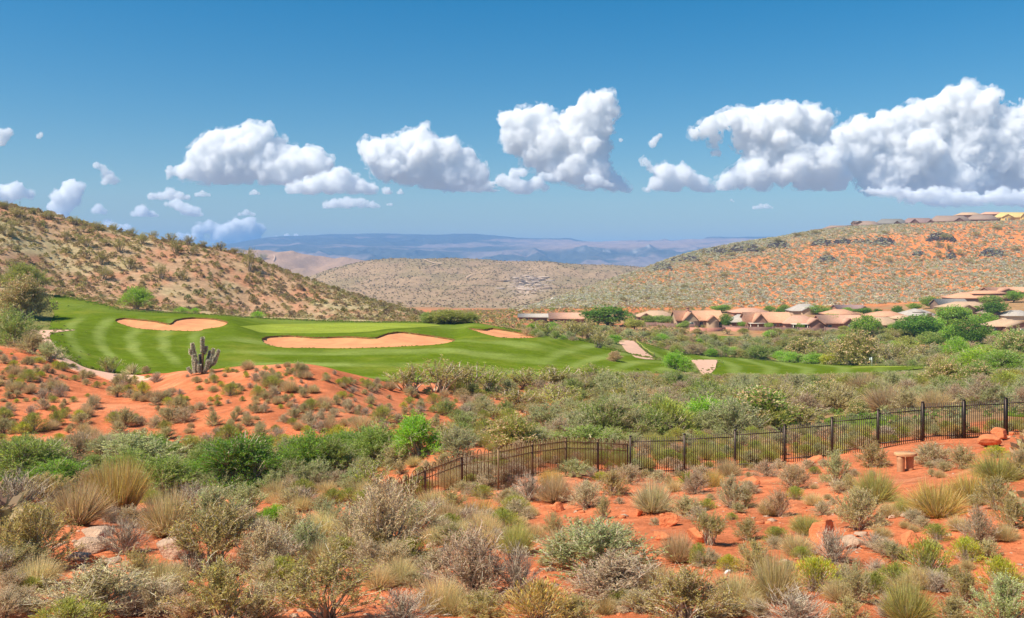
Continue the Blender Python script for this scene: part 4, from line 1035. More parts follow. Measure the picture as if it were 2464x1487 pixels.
TREES=[
('tree',1461,786,116,48,'dark','largest dark green round tree beside the pink roofed house'),
('tree',1527,795,46,28,'moss','small olive tree right of the largest dark tree'),
('tree',1677,786,24,24,'dark','small round dark tree in front of the long gabled house'),
('tree',1747,788,30,32,'dark','round dark tree in front of the grey porch'),
('tree',1565,783,36,24,'fern','grey green tree in front of the tan house, left of two'),
('tree',1598,783,42,24,'fern','grey green tree in front of the tan house, right of two'),
('tree',1735,752,46,18,'green','tree behind the long gabled house'),
('tree',1852,752,26,16,'green','tree between the pink roof and the grey domed roof'),
('tree',1888,752,34,18,'green','dark tree in front of the grey domed roof, on its left'),
('tree',1970,757,50,22,'green','tree in front of the grey domed roof, on its right'),
('tree',2000,790,52,34,'fern','pale flowering tree beside the yellow patio'),
('tree',2085,815,66,54,'green','light green tree before the tan roofs'),
('tree',2062,812,40,30,'fern','lower part of the tree row beside the light green tree'),
('tree',2130,783,36,18,'fern','small grey green tree against the tan roof'),
('tree',2205,818,92,60,'dark','dense dark green tree right of the tan house'),
('tree',2250,812,50,46,'green','green tree joined to the right of the dense dark one'),
('tree',2180,850,60,40,'moss','olive tree above the red soil patch'),
('tree',2240,836,60,36,'fern','grey green tree at the lawn edge, left of two'),
('tree',2292,832,66,50,'green','dark tree at the lawn edge'),
('tree',2340,830,76,58,'dark','biggest dark tree at the right above the lawn'),
('tree',2300,796,80,58,'green','tall tree rising over the tan roofs at right'),
('tree',2370,806,64,52,'green','tree left of the front right house'),
('tree',2393,762,54,36,'dark','dark tree below the pink upper houses'),
('tree',2240,742,44,28,'green','tree at the foot of the hill behind the houses'),
('tree',2200,746,36,16,'green','low tree at the hill foot left of the taller one'),
('tree',2160,760,26,24,'dark','narrow dark tree between the grey and pink roofs'),
('tree',2112,757,20,14,'dark','small dark tree left of the narrow dark one'),
('tree',2040,756,30,16,'green','small tree before the pink roof'),
('tree',2078,757,40,16,'dark','small dark tree right of the pink roof'),
('tree',2385,735,52,24,'fern','pale tree below the topmost pink house'),
('tree',2440,728,40,28,'green','tree at the right edge under the topmost house'),
('tree',2290,765,70,26,'moss','wide olive tree among the right hand roofs'),
('tree',1640,790,30,12,'fern','low bush tree on the pink retaining wall'),
('tree',1650,790,18,18,'fern','slim grey green tree at the left foot of the brick chimney house'),
('tree',1785,790,18,16,'green','small green tree before the grey roof between the gabled houses'),
('tree',1850,793,20,16,'fern','small pale tree under the tall triangular gable'),
('tree',1925,795,20,17,'green','small green tree at the left post of the yellow patio'),
('tree',1875,757,22,14,'dark','dark little tree just left of the domed grey roof'),
('tree',2150,800,26,22,'green','green tree before the small bright porch gable'),
('tree',2125,806,24,18,'moss','olive tree on the wall below the tan houses'),
('tree',2030,800,22,16,'moss','olive tree on the wall right of the pale flowering tree'),
('tree',2345,752,26,16,'green','green tree below the long two tier roof'),
('tree',2270,752,22,14,'fern','pale tree between the grey hip roof and the dark gable'),
('tree',1330,748,14,8,'fern','tiny tree behind the pink roof at left'),
]
for k,X,Y,w,h,c,l in TREES: put(k,X,Y,w,h,c,l,'trees among the houses',parts=w>28,y0=230)
LH=[(35,122,95,60),(150,192,140,70),(370,202,110,60),(565,242,100,60),(740,282,95,60),(30,322,100,90),(510,362,85,75),(665,412,115,95),(920,452,115,105),(820,402,90,60),(1100,392,115,85),(1355,462,110,105),(780,547,105,95),(995,582,110,95),(1240,657,115,105),(800,662,110,85),(1925,602,110,165),(1180,352,90,60),(1310,372,120,70),(1450,402,100,70),(1010,332,90,60),(880,292,70,55),(1690,442,100,65),(1800,472,90,50),(262,372,55,40),(1400,662,90,60),(95,270,80,60),(640,300,60,50),(60,560,80,50),(600,655,60,50),(655,690,60,45),(130,450,60,50),(1480,470,90,60),(1560,420,80,50),(2020,510,80,40),(1860,470,70,40),(330,250,70,40),(250,160,60,40)]
for cx_,cy_,w,h in LH: put('creo',cx_*.3125,464.7+cy_*.3125,w*.3125,h*.3125*1.08,'creo','olive green creosote bush scattered on the brown left hillside','creosote bushes on the left hill',y0=170,cat='shrub')
for X,Y,w,h in [(2275,572,30,14),(2258,592,18,18),(2282,602,22,22),(2262,616,20,12),(2310,610,26,12),(2090,630,20,14),(2140,628,22,14),(2105,638,16,10),(1990,610,18,10),(2330,632,20,14),(2240,660,18,12),(2050,660,20,12),(1900,640,18,10),(1740,664,24,12),(1650,690,22,12),(1560,716,24,12),(1500,722,30,14),(1830,600,26,10),(1870,580,30,12),(1920,566,30,12),(1960,560,28,12),(1760,612,26,10),(1700,636,24,10),(2400,548,24,10),(2350,566,22,12),(2130,560,20,8),(2446,600,24,12),(2180,690,18,10)]:
    put('creo',X,Y+4,w,h,'creo','dark olive bush scattered on the orange right hillside','olive bushes on the right hill',y0=480,cat='shrub')

# ------------------------------------------------------------------ many small plants: the larger ones as plants of their own
taken=[]
for k,X,Y,w,h,c,l in FG+WASH: 
    taken.append((X,Y,w))
def scatter(nmax,Xr,Yr,accept,dmin,seed,tries=None,y0=3.0,y1=9000.0):
    """points on the visible ground, evenly thrown over a photo region; keeps dmin (photo px, wide x flat) apart"""
    r=np.random.RandomState(seed); out=[]
    for _ in range(tries or nmax*6):
        X=r.uniform(*Xr); Y=r.uniform(*Yr)
        if not accept(X,Y,r): continue
        d=dmin(X,Y) if callable(dmin) else dmin
        if any(abs(X-a)<d and abs(Y-b)<d*.5 for a,b in out): continue
        out.append((X,Y))
        if len(out)>=nmax: break
    return out
PX=lambda pts: (lambda X: np.interp(X,*zip(*pts)))
crest=PX([(0,842),(100,856),(200,891),(300,913),(380,905),(440,897),(490,893),(600,886),(720,878),(790,888),(850,908),(950,936),(1100,952),(1250,960)])
def onred(X,Y,r): return Y>crest(X)+3 and r.rand()<.12+.88*(fbm(np.array([X/60.]),np.array([Y/24.]),5,3)[0]>-.01) and not (X>880 and Y>1035)
pts=scatter(430,(0,1180),(845,1090),onred,lambda X,Y:5+(Y-840)*.075,11,6000)
pts.sort(key=lambda p:-p[1])
for i,(X,Y) in enumerate(pts):
    s=(13+(Y-840)*.085)*rs.choice([.55,.75,1,1.35,1.7],p=[.25,.25,.25,.17,.08])
    k,c,l=[('sage','sage','small grey sagebrush on the red sandy mound'),('mound','moss','small green rounded bush on the red sandy mound'),('tuss','tan','small tan grass tussock on the red sandy mound'),('twig','purple','small bare brown shrub on the red sandy mound'),('mound','lime','small yellow green bush on the red sandy mound'),('grey','grey','small silvery sagebrush on the red sandy mound')][rs.choice(6,p=[.32,.16,.20,.12,.08,.12])]
    put(k,X,Y,s*1.15,s*rs.uniform(.65,.95),c,l,'small plants on the red sandy mound',y0=44,y1=100,name='blackbrush' if k in('sage','grey') else None)
# scrub belt between fence and fairway
top=PX([(1000,930),(1200,915),(1400,905),(1600,900),(1700,905),(1900,908),(2200,900),(2464,890)])
bot=PX([(1100,1075),(1300,1065),(1500,1060),(1900,1045),(2000,1000),(2200,990),(2464,975)])
def scrub(X,Y,r):
    if not top(X)<Y<bot(X): return False
    if 1290<X<1400 and 985<Y<1050: return r.rand()<.08
    if X<1380 and Y>945: return r.rand()<.36
    return True
pts=scatter(450,(1060,2480),(890,1075),scrub,lambda X,Y:7+(Y-890)*.075,12,9000)
pts.sort(key=lambda p:-p[1])
for i,(X,Y) in enumerate(pts):
    s=(30+(Y-890)*.26)*rs.choice([.7,1,1.25,1.6],p=[.3,.35,.25,.1])*(.55 if X<1300 else 1)
    k,c,l=[('sage','mint','grey green sagebrush in the dense scrub below the fairway'),('creo','creo','olive stemmed bush in the dense scrub below the fairway'),('sage','fern','soft green bush in the dense scrub below the fairway'),('grey','purple','purplish grey bush in the dense scrub below the fairway'),('tuss','tan','tan grass tussock in the dense scrub below the fairway'),('sage','sage','dull grey bush in the dense scrub below the fairway'),('mound','moss','yellow green bush in the dense scrub below the fairway')][rs.choice(7,p=[.22,.22,.15,.1,.08,.13,.10])]
    put(k,X,Y,s*1.25,min(s*.74,max(9,Y-top(X)+6)),c,l,'scrub between the black fence and the fairway',y0=44,y1=170,name='saltbush' if k in('sage','grey') else None)
# valley floor between the second fairway and the houses
vt=PX([(1280,800),(1450,805),(1530,812),(1600,808),(1800,809),(2000,812),(2464,816)])
vb=PX([(1280,812),(1400,822),(1470,830),(1535,824),(1620,848),(1700,856),(1850,866),(2000,876),(2230,882),(2300,888),(2464,885)])
lawns=[(1640,1850,806,824),(2205,2385,828,852)]
def val(X,Y,r):
    if not vt(X)-6<Y<vb(X)+2: return False
    if any(a<X<b and c<Y<d for a,b,c,d in lawns): return False
    if 1480<X<1580 and Y>818: return False
    return True
pts=scatter(430,(1270,2480),(790,890),val,lambda X,Y:6+(Y-790)*.06,13,9000)
pts.sort(key=lambda p:-p[1])
for i,(X,Y) in enumerate(pts):
    s=(17+(Y-790)*.16)*rs.choice([.7,1,1.3,1.7],p=[.3,.35,.25,.1])
    k,c,l=[('feather','moss','green bush on the valley floor below the houses'),('sage','mint','grey green bush on the valley floor below the houses'),('creo','creo','olive bush on the valley floor below the houses'),('grey','tan','pale dry bush on the valley floor below the houses'),('feather','bright','bright green bush on the valley floor below the houses'),('sage','fern','soft green bush on the valley floor below the houses'),('bloom','moss','tan blossoming bush on the valley floor below the houses')][rs.choice(7,p=[.22,.18,.17,.13,.09,.13,.08])]
    put(k,X,Y,s*1.3,min(s*.72,4+(Y-788)*.62) if X>1500 else s*.72,c,l,'bushes on the valley floor',y0=150,y1=360,name='greasewood' if k in('sage','grey') else None)
# right slope and foreground fillers
BARE=[(2181,1136,80,60),(2180,1180,60,50),(402,1350,110,66),(222,1305,80,40),(215,1335,80,30),(1608,1270,40,34),(1690,1310,50,38),(1990,1300,60,60),(2200,1320,40,40),(2394,1080,70,50),(1344,1234,30,26)]
def fgfill(X,Y,r):
    if any(abs(X-a)<w*.7 and b-h*.9<Y<b+h*.5 for a,b,w,h in BARE): return False
    if any(abs(X-a)<w*.5 and b-w*.55<Y<b+8 for a,b,w in taken): return False
    open_=1250<X<2464 and 1150<Y<1400
    return r.rand()<(.12 if open_ else .9)
pts=scatter(270,(0,2464),(1120,1485),fgfill,lambda X,Y:13+(Y-1100)*.04,14,9000)
for i,(X,Y) in enumerate(pts):
    s=(24+(Y-1100)*.10)*rs.choice([.6,.9,1.2])*(1.5 if X<1250 else 1)
    k,c,l=[('grey','grey','low grey dry brush between the larger foreground shrubs'),('tuss','straw','small straw tussock between the larger foreground shrubs'),('sage','sage','small sagebrush between the larger foreground shrubs'),('twig','purple','small bare shrub between the larger foreground shrubs'),('mound','moss','small green plant between the larger foreground shrubs')][rs.choice(5,p=[.27,.28,.2,.12,.13])]
    put(k,X,Y,s*1.2,s*.72,c,l,'small plants filling the foreground',y0=5,y1=42)

# plants along the wash and behind the fences
def wash(X,Y,r): return not (920<X<1150 and Y>1095) and not any(abs(X-a)<w*.33 and abs(Y-b)<12 for a,b,w in taken)
for X,Y in scatter(46,(-10,1150),(1098,1190),wash,46,15,4000):
    k,c,l=[('feather','fern','soft green bush filling the wash behind the foreground shrubs'),('sage','mint','grey green bush filling the wash behind the foreground shrubs'),('feather','green','leafy green bush filling the wash behind the foreground shrubs'),('grey','tan','tan brush filling the wash behind the foreground shrubs')][rs.choice(4,p=[.38,.27,.23,.12])]
    s=rs.uniform(62,104); put(k,X,Y,s,s*.62,c,l,'bushes of the wash',y0=31,y1=60,name='wash_sagebrush' if k in('sage','grey') else None)
def behind(X,Y,r):
    if 1985<X<2170 and Y<1040: return False
    y=hit(X,Y,42.5,70).y; return not (970<X<1160) and 42.6<y<58 and r.rand()<(.9 if X<1500 or X>2150 else .65)
for X,Y in scatter(210,(985,2470),(1030,1150),behind,15,16,5000):
    k,c,l=[('tuss','hay','green grass tuft on the red soil just behind the fences'),('sage','mint','small grey green sagebrush just behind the fences'),('mound','moss','small yellow green bush just behind the fences'),('grey','tan','small tan brush just behind the fences')][rs.choice(4,p=[.36,.24,.22,.18])]
    s=rs.uniform(20,42); put(k,X,Y,s*1.2,s*.8,c,l,'plants just behind the fences',y0=42.5,y1=70,name='fence_sagebrush' if k in('sage','grey') else None)
# ------------------------------------------------------------------ cover nobody could count: one object per hillside
def cover(name,N_,Xr,yr,accept,size,cols,lab,seed,protos,cat='hillside brush',mat='leaf_mass'):
    r=np.random.RandomState(seed); X=r.uniform(Xr[0],Xr[1],N_); y=np.sqrt(r.uniform(yr[0]**2,yr[1]**2,N_))
    k=accept(X,y,r); X,y=X[k],y[k]; x=(X-CX)/F*y; z=ter(x,y)
    # leave out what faces away behind the crest
    vis=np.ones(len(X),bool)
    for f_ in (.80,.86,.90,.94,.965,.985): vis&=(ter(x*f_,y*f_)/f_< z+2.2)
    X,y,x,z=X[vis],y[vis],x[vis],z[vis]
    b=MB()
    pid=r.randint(len(protos),size=len(X)); s=size(X,y,r); a=r.uniform(0,2*math.pi,len(X)); ci=r.choice(len(cols),size=len(X),p=[c[1] for c in cols])
    CC=np.array([c[0] for c in cols])[ci]*np.array((1.5,1.4,1.05))*(1+r.uniform(-.16,.16,(len(X),1)))*(1+r.uniform(-.05,.05,(len(X),3)))
    for j,(V,Q) in enumerate(protos):
        i=np.nonzero(pid==j)[0]
        if not len(i): continue
        ca,sa=np.cos(a[i])[:,None],np.sin(a[i])[:,None]
        vx=(V[None,:,0]*ca-V[None,:,1]*sa)*s[i,0,None]+x[i,None]; vy=(V[None,:,0]*sa+V[None,:,1]*ca)*s[i,0,None]+y[i,None]; vz=V[None,:,2]*s[i,1,None]+z[i,None]-.05*s[i,1,None]
        VV=np.stack([vx,vy,vz],-1).reshape(-1,3); QQ=(Q[None]+(np.arange(len(i))*len(V))[:,None,None]).reshape(-1,4)
        b.add(VV,QQ,col=np.repeat(CC[i],len(V),0))
    o=b.obj(name,M[mat],color=True); tag(o,lab,cat,kind='stuff'); return o
def lowp(n,**k):
    out=[]
    for v in range(4):
        f,w=norm(low(np.random.RandomState(500+v+n),n,**k)); V,Q,T=f.arrays(); out.append((V,Q))
    return out
LP1,LP2=lowp(36,L=.34,Wd=.2),lowp(110,L=.2,Wd=.10)
c=lambda n:np.array(COLS[n])
cover('hillside_brush',8600,(-250,1090),(186,300),lambda X,y,r:(y>ylay('K',X)*1.015)&(y<ylay('M',X)*1.05)&(r.rand(len(X))<.55+.9*fbm((X-CX)/F*y/18,y/18,61,3)),
  lambda X,y,r:np.c_[(q:=r.choice([.75,1.15,1.6,2.2],size=len(X),p=[.3,.35,.25,.1])),q*r.uniform(.5,.8,len(X))],
  [(c('purple')*.8,.22),(c('tan')*.95,.22),(c('olive')*.8,.24),(c('sage')*.85,.16),(c('straw'),.16)],'dry tan and grey brush covering the brown left hillside',71,LP2)
cover('hillside_sage',38000,(1225,2520),(470,905),lambda X,y,r:(y>ylay('N',X)*1.0)&(y<ylay('P',X)*1.02)&(r.rand(len(X))<np.clip(.76-1.9*np.maximum(fbm((X-CX)/F*y/26,y/34,62,3),-.05)+.3*np.exp(-((y-640)/110)**2),.12,1)),
  lambda X,y,r:np.c_[(q:=r.choice([1.5,2.1,2.8,3.6],size=len(X),p=[.25,.35,.28,.12])),q*r.uniform(.42,.6,len(X))],
  [(np.array((.43,.435,.41)),.66),(c('sage')*1.15,.18),(c('olive')*.95,.08),(c('tan'),.08)],'pale grey green sagebrush covering the orange right hillside',72,LP1)
cover('hill_scrub',11000,(620,1640),(1080,1960),lambda X,y,r:(y<ylay('S',X)*1.01)&(r.rand(len(X))<.6),
  lambda X,y,r:np.c_[(q:=r.uniform(1.6,4.2,len(X))),q*.55],[(np.array((.25,.205,.115)),.5),(np.array((.20,.155,.105)),.3),(np.array((.40,.32,.21)),.2)],'sparse dark scrub speckling the grey brown hill',73,lowp(16,L=.5,Wd=.35))
cover('valley_scrub',5000,(1040,1700),(235,640),lambda X,y,r:(y>ylay('K',X)*1.06)&(y<ylay('O',X))&(r.rand(len(X))<.8),
  lambda X,y,r:np.c_[(q:=r.uniform(.9,2.4,len(X))),q*.6],[(c('olive'),.4),(c('sage'),.3),(c('purple'),.2),(c('moss'),.1)],'mixed low scrub on the far valley floor',74,LP1)
cover('understory',5200,(1000,2520),(60,150),lambda X,y,r:(y>ylay('D',X)*1.15)&(y<ylay('H',X)*.88)&(r.rand(len(X))<np.where(X<1420,.08,.48)),
  lambda X,y,r:np.c_[(q:=r.uniform(.4,1.1,len(X))),q*.6],[(c('mint')*.95,.3),(c('tan')*.9,.2),(c('fern'),.25),(c('olive'),.25)],'low undergrowth filling the scrub below the fairway',75,LP2,'undergrowth')
cover('valley_undergrowth',5200,(1440,2520),(190,340),lambda X,y,r:(y>ylay('K',X)*1.03)&(y<ylay('L',X)*.93)&(r.rand(len(X))<.85)&~((X>1640)&(X<1850)&(y>225)&(y<300))&~((X>2205)&(X<2390)&(y>215)&(y<280)),
  lambda X,y,r:np.c_[(q:=r.uniform(.7,1.8,len(X))),q*.6],[(c('mint')*.95,.3),(c('tan')*.9,.25),(c('moss'),.25),(c('olive'),.2)],'low undergrowth filling the valley between fairway and houses',76,LP1,'undergrowth')

# rough grass along the edges of the turf
r=np.random.RandomState(81); b=MB()
for o_,n_,sg in ((FW1,2600,1.6),(FW2,1100,1.4),(BO[0],260,.25),(BO[1],420,.25),(BO[2],200,.25)):
    i=r.randint(len(o_),size=n_); t=r.uniform(0,1,n_); p=o_[i]*(1-t[:,None])+o_[(i+1)%len(o_)]*t[:,None]
    y=np.exp(p[:,1]); x=(p[:,0]-CX)/F*y; x+=r.normal(size=n_)*sg*.6; y=y+r.normal(size=n_)*sg
    pp=np.c_[CX+F*x/y,np.log(y)]
    k=np.ones(n_,bool)
    for q_ in BO: k&=~inpoly(pp[:,0],pp[:,1],q_)
    x,y=x[k],y[k]; z=bil(x,y,ZT)
    for X_,Y_,Z_ in zip(x,y,z):
        V,Q=LP1[r.randint(4)]; s_=r.uniform(.25,.75)*(1 if sg>1 else .5); cc=c(['hay','moss','green','moss'][r.randint(4)])*np.array((1.1,1.1,.8))*r.uniform(.8,1.15)
        b.add(V*np.array((s_,s_,s_*.45))+np.array((X_,Y_,Z_+.05)),Q,col=cc)
o=b.obj('rough_grass',M['leaf_mass'],color=True); tag(o,'ragged rough grass fringing the fairways and bunkers','rough grass',kind='stuff')

for nm_,xr_,lab_ in (('desert_brush',(-520,-15),'mixed dry brush continuing past the left edge'),('desert_brush',(2480,3000),'mixed dry brush continuing past the right edge')):
    cover(nm_,1500,xr_,(9,100),lambda X,y,r:r.rand(len(X))<.8,lambda X,y,r:np.c_[(q:=r.uniform(.35,1.3,len(X))),q*.65],[(c('tan'),.3),(c('olive'),.25),(c('sage'),.3),(c('hay'),.15)],lab_,int(abs(xr_[0])),LP2,'brush')
# ------------------------------------------------------------------ rocks
def rockshape(r,sub=3,cuts=14,flat=1.0):
    import bmesh
    bm=bmesh.new(); bmesh.ops.create_icosphere(bm,subdivisions=sub,radius=1.0)
    V=np.array([v.co[:] for v in bm.verts]); T=np.array([[v.index for v in f.verts] for f in bm.faces]); bm.free()
    for _ in range(cuts):
        n_=unit(r.normal(size=3)*np.array((1,1,.8))); d=r.uniform(.38,.74); V=V-n_*np.maximum(0,V@n_-d)[:,None]*.97
    V=V*(1+np.array([mnoise.fractal(Vector(v*3.0+9*np.array((.3,.7,.1))),.8,2.1,5) for v in V])[:,None]*.07)
    V/=np.abs(V).max(0); V[:,2]=np.maximum(V[:,2],-.6); return V,T
def rock(X,Y,w,h,mat,label,y0=4,y1=200,tilt=0.0,depth=.8,group='rocks on the red soil'):
    p=hit(X,Y,y0,y1); s=p.y/F; r=np.random.RandomState(int(X*7+Y)); V,T=rockshape(r,4,13)
    V=V*np.array((w/2,w/2*depth,h*.72))*s; V=np.c_[V[:,0],V[:,1],V[:,2]+V[:,0]*tilt]
    b=MB(); b.add(V,None,T); o=b.obj('boulder' if w>50 else 'rock',M[mat]); o.location=(p.x,p.y+w*s*.3,p.z+h*s*.25); tag(o,label,'rock',group); return o
for a in [
 (402,1350,116,50,'pale_rock','biggest pale boulder, rough topped, at left foreground'),
 (222,1304,90,28,'pale_rock','pale boulder behind the bare brown shrub at left'),
 (215,1332,96,32,'pale_rock','flat pale layered slab below the left pale boulder'),
 (184,1350,64,24,'pale_rock','low pale slab at the left end of the rock group'),
 (222,1354,24,18,'red_rock','small reddish stone in front of the layered slab'),
 (264,1358,52,18,'pale_rock','flat pale stone below the bare brown shrub'),
 (46,1464,24,10,'pale_rock','small pale stone on bare soil at bottom left'),
 (8,1476,30,22,'pale_rock','pale stone at the bottom left edge'),
 (994,1348,60,30,'pale_rock','greyish stone under the largest silvery sagebrush'),
 (1020,1370,46,18,'pale_rock','flat pinkish stone below the greyish one'),
 (985,1410,54,18,'pale_rock','flat pale stone in the middle foreground gap'),
 (1344,1232,38,30,'red_rock','dark red rock under the tan tussock'),
 (1608,1268,54,34,'red_rock','rounded red rock in the middle of the red slope'),
 (1537,1243,24,22,'red_rock','small red rock under the round pale mound'),
 (1690,1308,64,38,'red_rock','red block behind the thin stemmed sagebrush'),
 (1594,1300,50,26,'red_rock','low red rock below the rounded one'),
 (1560,1330,26,12,'red_rock','flat red stone left of the spiky tan tussock'),
 (1812,1172,40,26,'red_rock','red rock step beside the small upright shrub near the fence'),
 (1752,1381,17,10,'white','small white stone by the yellow green bush'),
 (1517,1464,48,24,'red_rock','reddish stone at the bottom edge right of centre'),
 (1500,1476,40,12,'pale_rock','flat pale stone at the bottom edge right of centre'),
 (1985,1302,64,58,'red_rock','red ledge block above the purple brown shrub'),
 (2062,1320,58,28,'pale_rock','pale topped slab right of the purple brown shrub'),
 (2078,1292,40,14,'pale_rock','flat pale stone at the foot of the dark sagebrush'),
 (2200,1320,50,40,'red_rock','upright red rock left of the big yellow green mound'),
 (1964,1115,44,18,'red_rock','low red rock near the fence left of the bench'),
 (1900,1112,26,12,'red_rock','small red rock at the fence foot'),
 (2394,1076,70,28,'red_rock','large flat red slab near the right end of the fence'),
 (2434,1048,14,10,'red_rock','small red stone right of the stacked slab, nearer one'),
 (2446,1043,14,10,'red_rock','small red stone right of the stacked slab, further one'),
 (2458,1040,16,11,'red_rock','small red stone at the right edge by the fence'),
 (2293,1218,26,20,'red_rock','red rock at the right end of the biggest golden clump'),
 (2150,1248,24,8,'pale_rock','left stone of a short row below the bench path'),
 (2178,1245,22,8,'pale_rock','right stone of a short row below the bench path'),
 (2285,1292,20,8,'pale_rock','small pale stone left of the purple grey shrub'),
 (2385,1358,22,10,'pale_rock','small pale stone right of the lime mound'),
 (2250,1180,40,14,'red_rock','flat red ledge stone below the long low sagebrush'),
 (275,907,20,9,'lava','small dark rock beside the cart path saddle'),
 (665,950,26,8,'lava','grey stone on the slope of the red mound'),
 (420,1070,20,10,'lava','grey stone low on the red mound slope'),
 (1330,1046,18,10,'red_rock','red stone in the bare wash behind the fence'),
 (1425,1064,26,12,'red_rock','red stone behind the corner of the arched fence'),
 ]: rock(*a)
o=rock(2407,1060,46,24,'red_rock','smaller red slab stacked on the large flat one'); o.name='boulder'
o.location=(o.location.x,o.location.y,o.location.z+.12)
r=np.random.RandomState(5); b=MB(); SH=[rockshape(np.random.RandomState(50+i),1,8) for i in range(5)]
for _ in range(6500):
    y=math.sqrt(r.uniform(8**2,44**2)) if r.rand()<.6 else r.uniform(8,20); X=r.uniform(-60,2520); x=(X-CX)/F*y
    if fbm(np.array([x/3]),np.array([y/3]),88,2)[0]<-.04: continue
    V,T=SH[r.randint(5)]; s=r.choice([.02,.035,.06,.1],p=[.42,.36,.17,.05])*r.uniform(.7,1.3); a=r.uniform(0,6.28)
    Vr=np.c_[V[:,0]*math.cos(a)-V[:,1]*math.sin(a),V[:,0]*math.sin(a)+V[:,1]*math.cos(a),V[:,2]*r.uniform(.3,.6)]*s
    b.add(Vr+np.array((x,y,float(ter(x,y)[0])+s*.1)),None,T,m=0 if r.rand()<.72 else 1)
o=b.obj('gravel',[M['red_rock'],M['pale_rock']]); tag(o,'red and pale gravel strewn over the bare soil','gravel',kind='stuff')
LAVA=[(1952,2004,576,590),(2004,2049,574,586),(2051,2097,576,585),(2097,2157,571,590),(2228,2301,558,581),(2355,2418,597,616),(1965,2019,617,630),(2278,2300,607,624),(1683,1755,586,609),(1755,1833,582,606),(1614,1683,607,628),(1571,1620,629,650),(1845,1901,573,597),(2196,2226,606,614)]
LL=['left end of the long black lava band','second piece of the long black lava band','third piece of the long black lava band','right end of the long black lava band','blackest lava outcrop high on the right hill','wide lava outcrop near the right edge','small low lava outcrop below the long band','slanting lava outcrop left of the wide one','lava crest rocks left of the pale gap','lava crest rocks right of the pale gap','lower lava rocks on the hill shoulder','lowest lava rocks where the hill meets the mesa','lava rocks above the crest rocks','faint small lava patch in the middle of the right hill']
SH2=[rockshape(np.random.RandomState(70+i),2,10) for i in range(6)]
for (a,b_,c_,d_),lab in zip(LAVA,LL):
    P=hit((a+b_)/2,d_,480,905); r=np.random.RandomState(a); b=MB(); s=P.y/F
    for _ in range(int((b_-a)*(d_-c_)/5)+30):
        u,v=r.uniform(-1,1),r.uniform(0,1); X=(a+b_)/2+u*(b_-a)/2*(1-.3*v); Y=d_-v*(d_-c_)*.9*(1-.4*u*u)+r.normal()*1.2
        q=hit(X,Y,P.y*.93,905); V,T=SH2[r.randint(6)]; R=r.uniform(.45,1.25)
        b.add(V*R*np.array((1.35,.9,.62))+np.array(q)-np.array(P)+np.array((0,0,R*.25)),None,T)
    o=b.obj('lava_outcrop',M['lava']); o.location=P; tag(o,lab,'lava outcrop','lava outcrops on the right hill')
P=hit(1270,700,1080,1900); r=np.random.RandomState(3); b=MB()
for _ in range(70):
    q=hit(r.normal(1268,30),r.uniform(664,702),1080,1950); V,T=SH2[r.randint(6)]; R=r.uniform(2,6)
    b.add(V*R*np.array((2.4,1.4,.32))+np.array(q)-np.array(P),None,T)
o=b.obj('sandstone_outcrop',M['slab_rock']); o.location=P; tag(o,'pale sandstone slabs exposed on the grey brown hill','rock outcrop')

# ------------------------------------------------------------------ fences
def bar(mb,p,q,w,m=0):
    p,q=np.array(p,float),np.array(q,float); d=unit(q-p); a=unit(np.cross(d,(0,0,1.0)) if abs(d[2])<.9 else np.cross(d,(0,1.0,0))); c_=np.cross(d,a)
    V=[e+a*sx*w/2+c_*sy*w/2 for e in (p,q) for sx,sy in ((-1,-1),(1,-1),(1,1),(-1,1))]; mb.add(V,BOXQ,m=m); return mb
def at(X,Y,y): return np.array(((X-CX)/F*y,y,(HY-Y)/F*y))
BP=[(1517,1050,40),(1647,1045,40),(1769,1035,40.2),(1888,1022,40.4),(2002,1005,40.6),(2113,986,40.8),(2220,968,41),(2319,963,41.2),(2420,958,41.4),(2522,951,41.6),(2625,945,41.8)]
tops=[at(*p) for p in BP]; root=empty('iron_fence',(float(tops[0][0]),float(tops[0][1]),float(tops[0][2])-1.8)); O=np.array(root.location)
tag(root,'black iron picket fence stepping up to the right','fence')
def groundz(p): return float(ter(p[0],p[1])[0])
for t in tops:
    b=MB(); g_=groundz(t)-.25; box(b,np.array((t[0],t[1],(t[2]+g_)/2))-O,(.095,.095,t[2]-g_)); box(b,t-O+np.array((0,0,.015)),(.115,.115,.03)); b.obj('post',M['iron'],root)
pk=None
for i in range(len(tops)-1):
    p,q=tops[i].copy(),tops[i+1].copy(); q[2]=p[2]+(q[2]-p[2])*.45; p[2]-=.0; 
    hi=max(p[2],q[2]); base=np.array((p+q)/2); pan=MB(); d=np.array((q-p)); L=np.linalg.norm(d[:2])
    lift=(tops[i+1][2]-q[2])*.35
    for dz in (-.25,-1.60): bar(pan,p+d*.03+np.array((0,0,dz+lift))-O,q-d*.03+np.array((0,0,dz+lift))-O,.036)
    po=pan.obj('fence_panel',M['iron'],root)
    n_=int(round(L/.100))
    for k in range(1,n_):
        c=p+d*k/n_; 
        if pk is None:
            b=MB(); box(b,(0,0,-.9),(.026,.026,1.72)); pk=b.mesh('picket',M['iron'])
        o=link('picket',pk,po); o.location=c-O+np.array((0,0,lift-.02))
AP=[(834,1216,30.5),(935,1166,31.5),(1023,1124,32.5),(1111,1092,34),(1199,1079,33.2),(1281,1063,35),(1361,1054,37),(1438,1058,38.5),(1510,1062.5,39.6)]
tops=[at(*p) for p in AP]; root=empty('arched_fence',(float(tops[3][0]),float(tops[3][1]),float(tops[3][2])-1.5)); O=np.array(root.location)
tag(root,'rusty brown fence with hooped picket tops running down into the wash','fence')
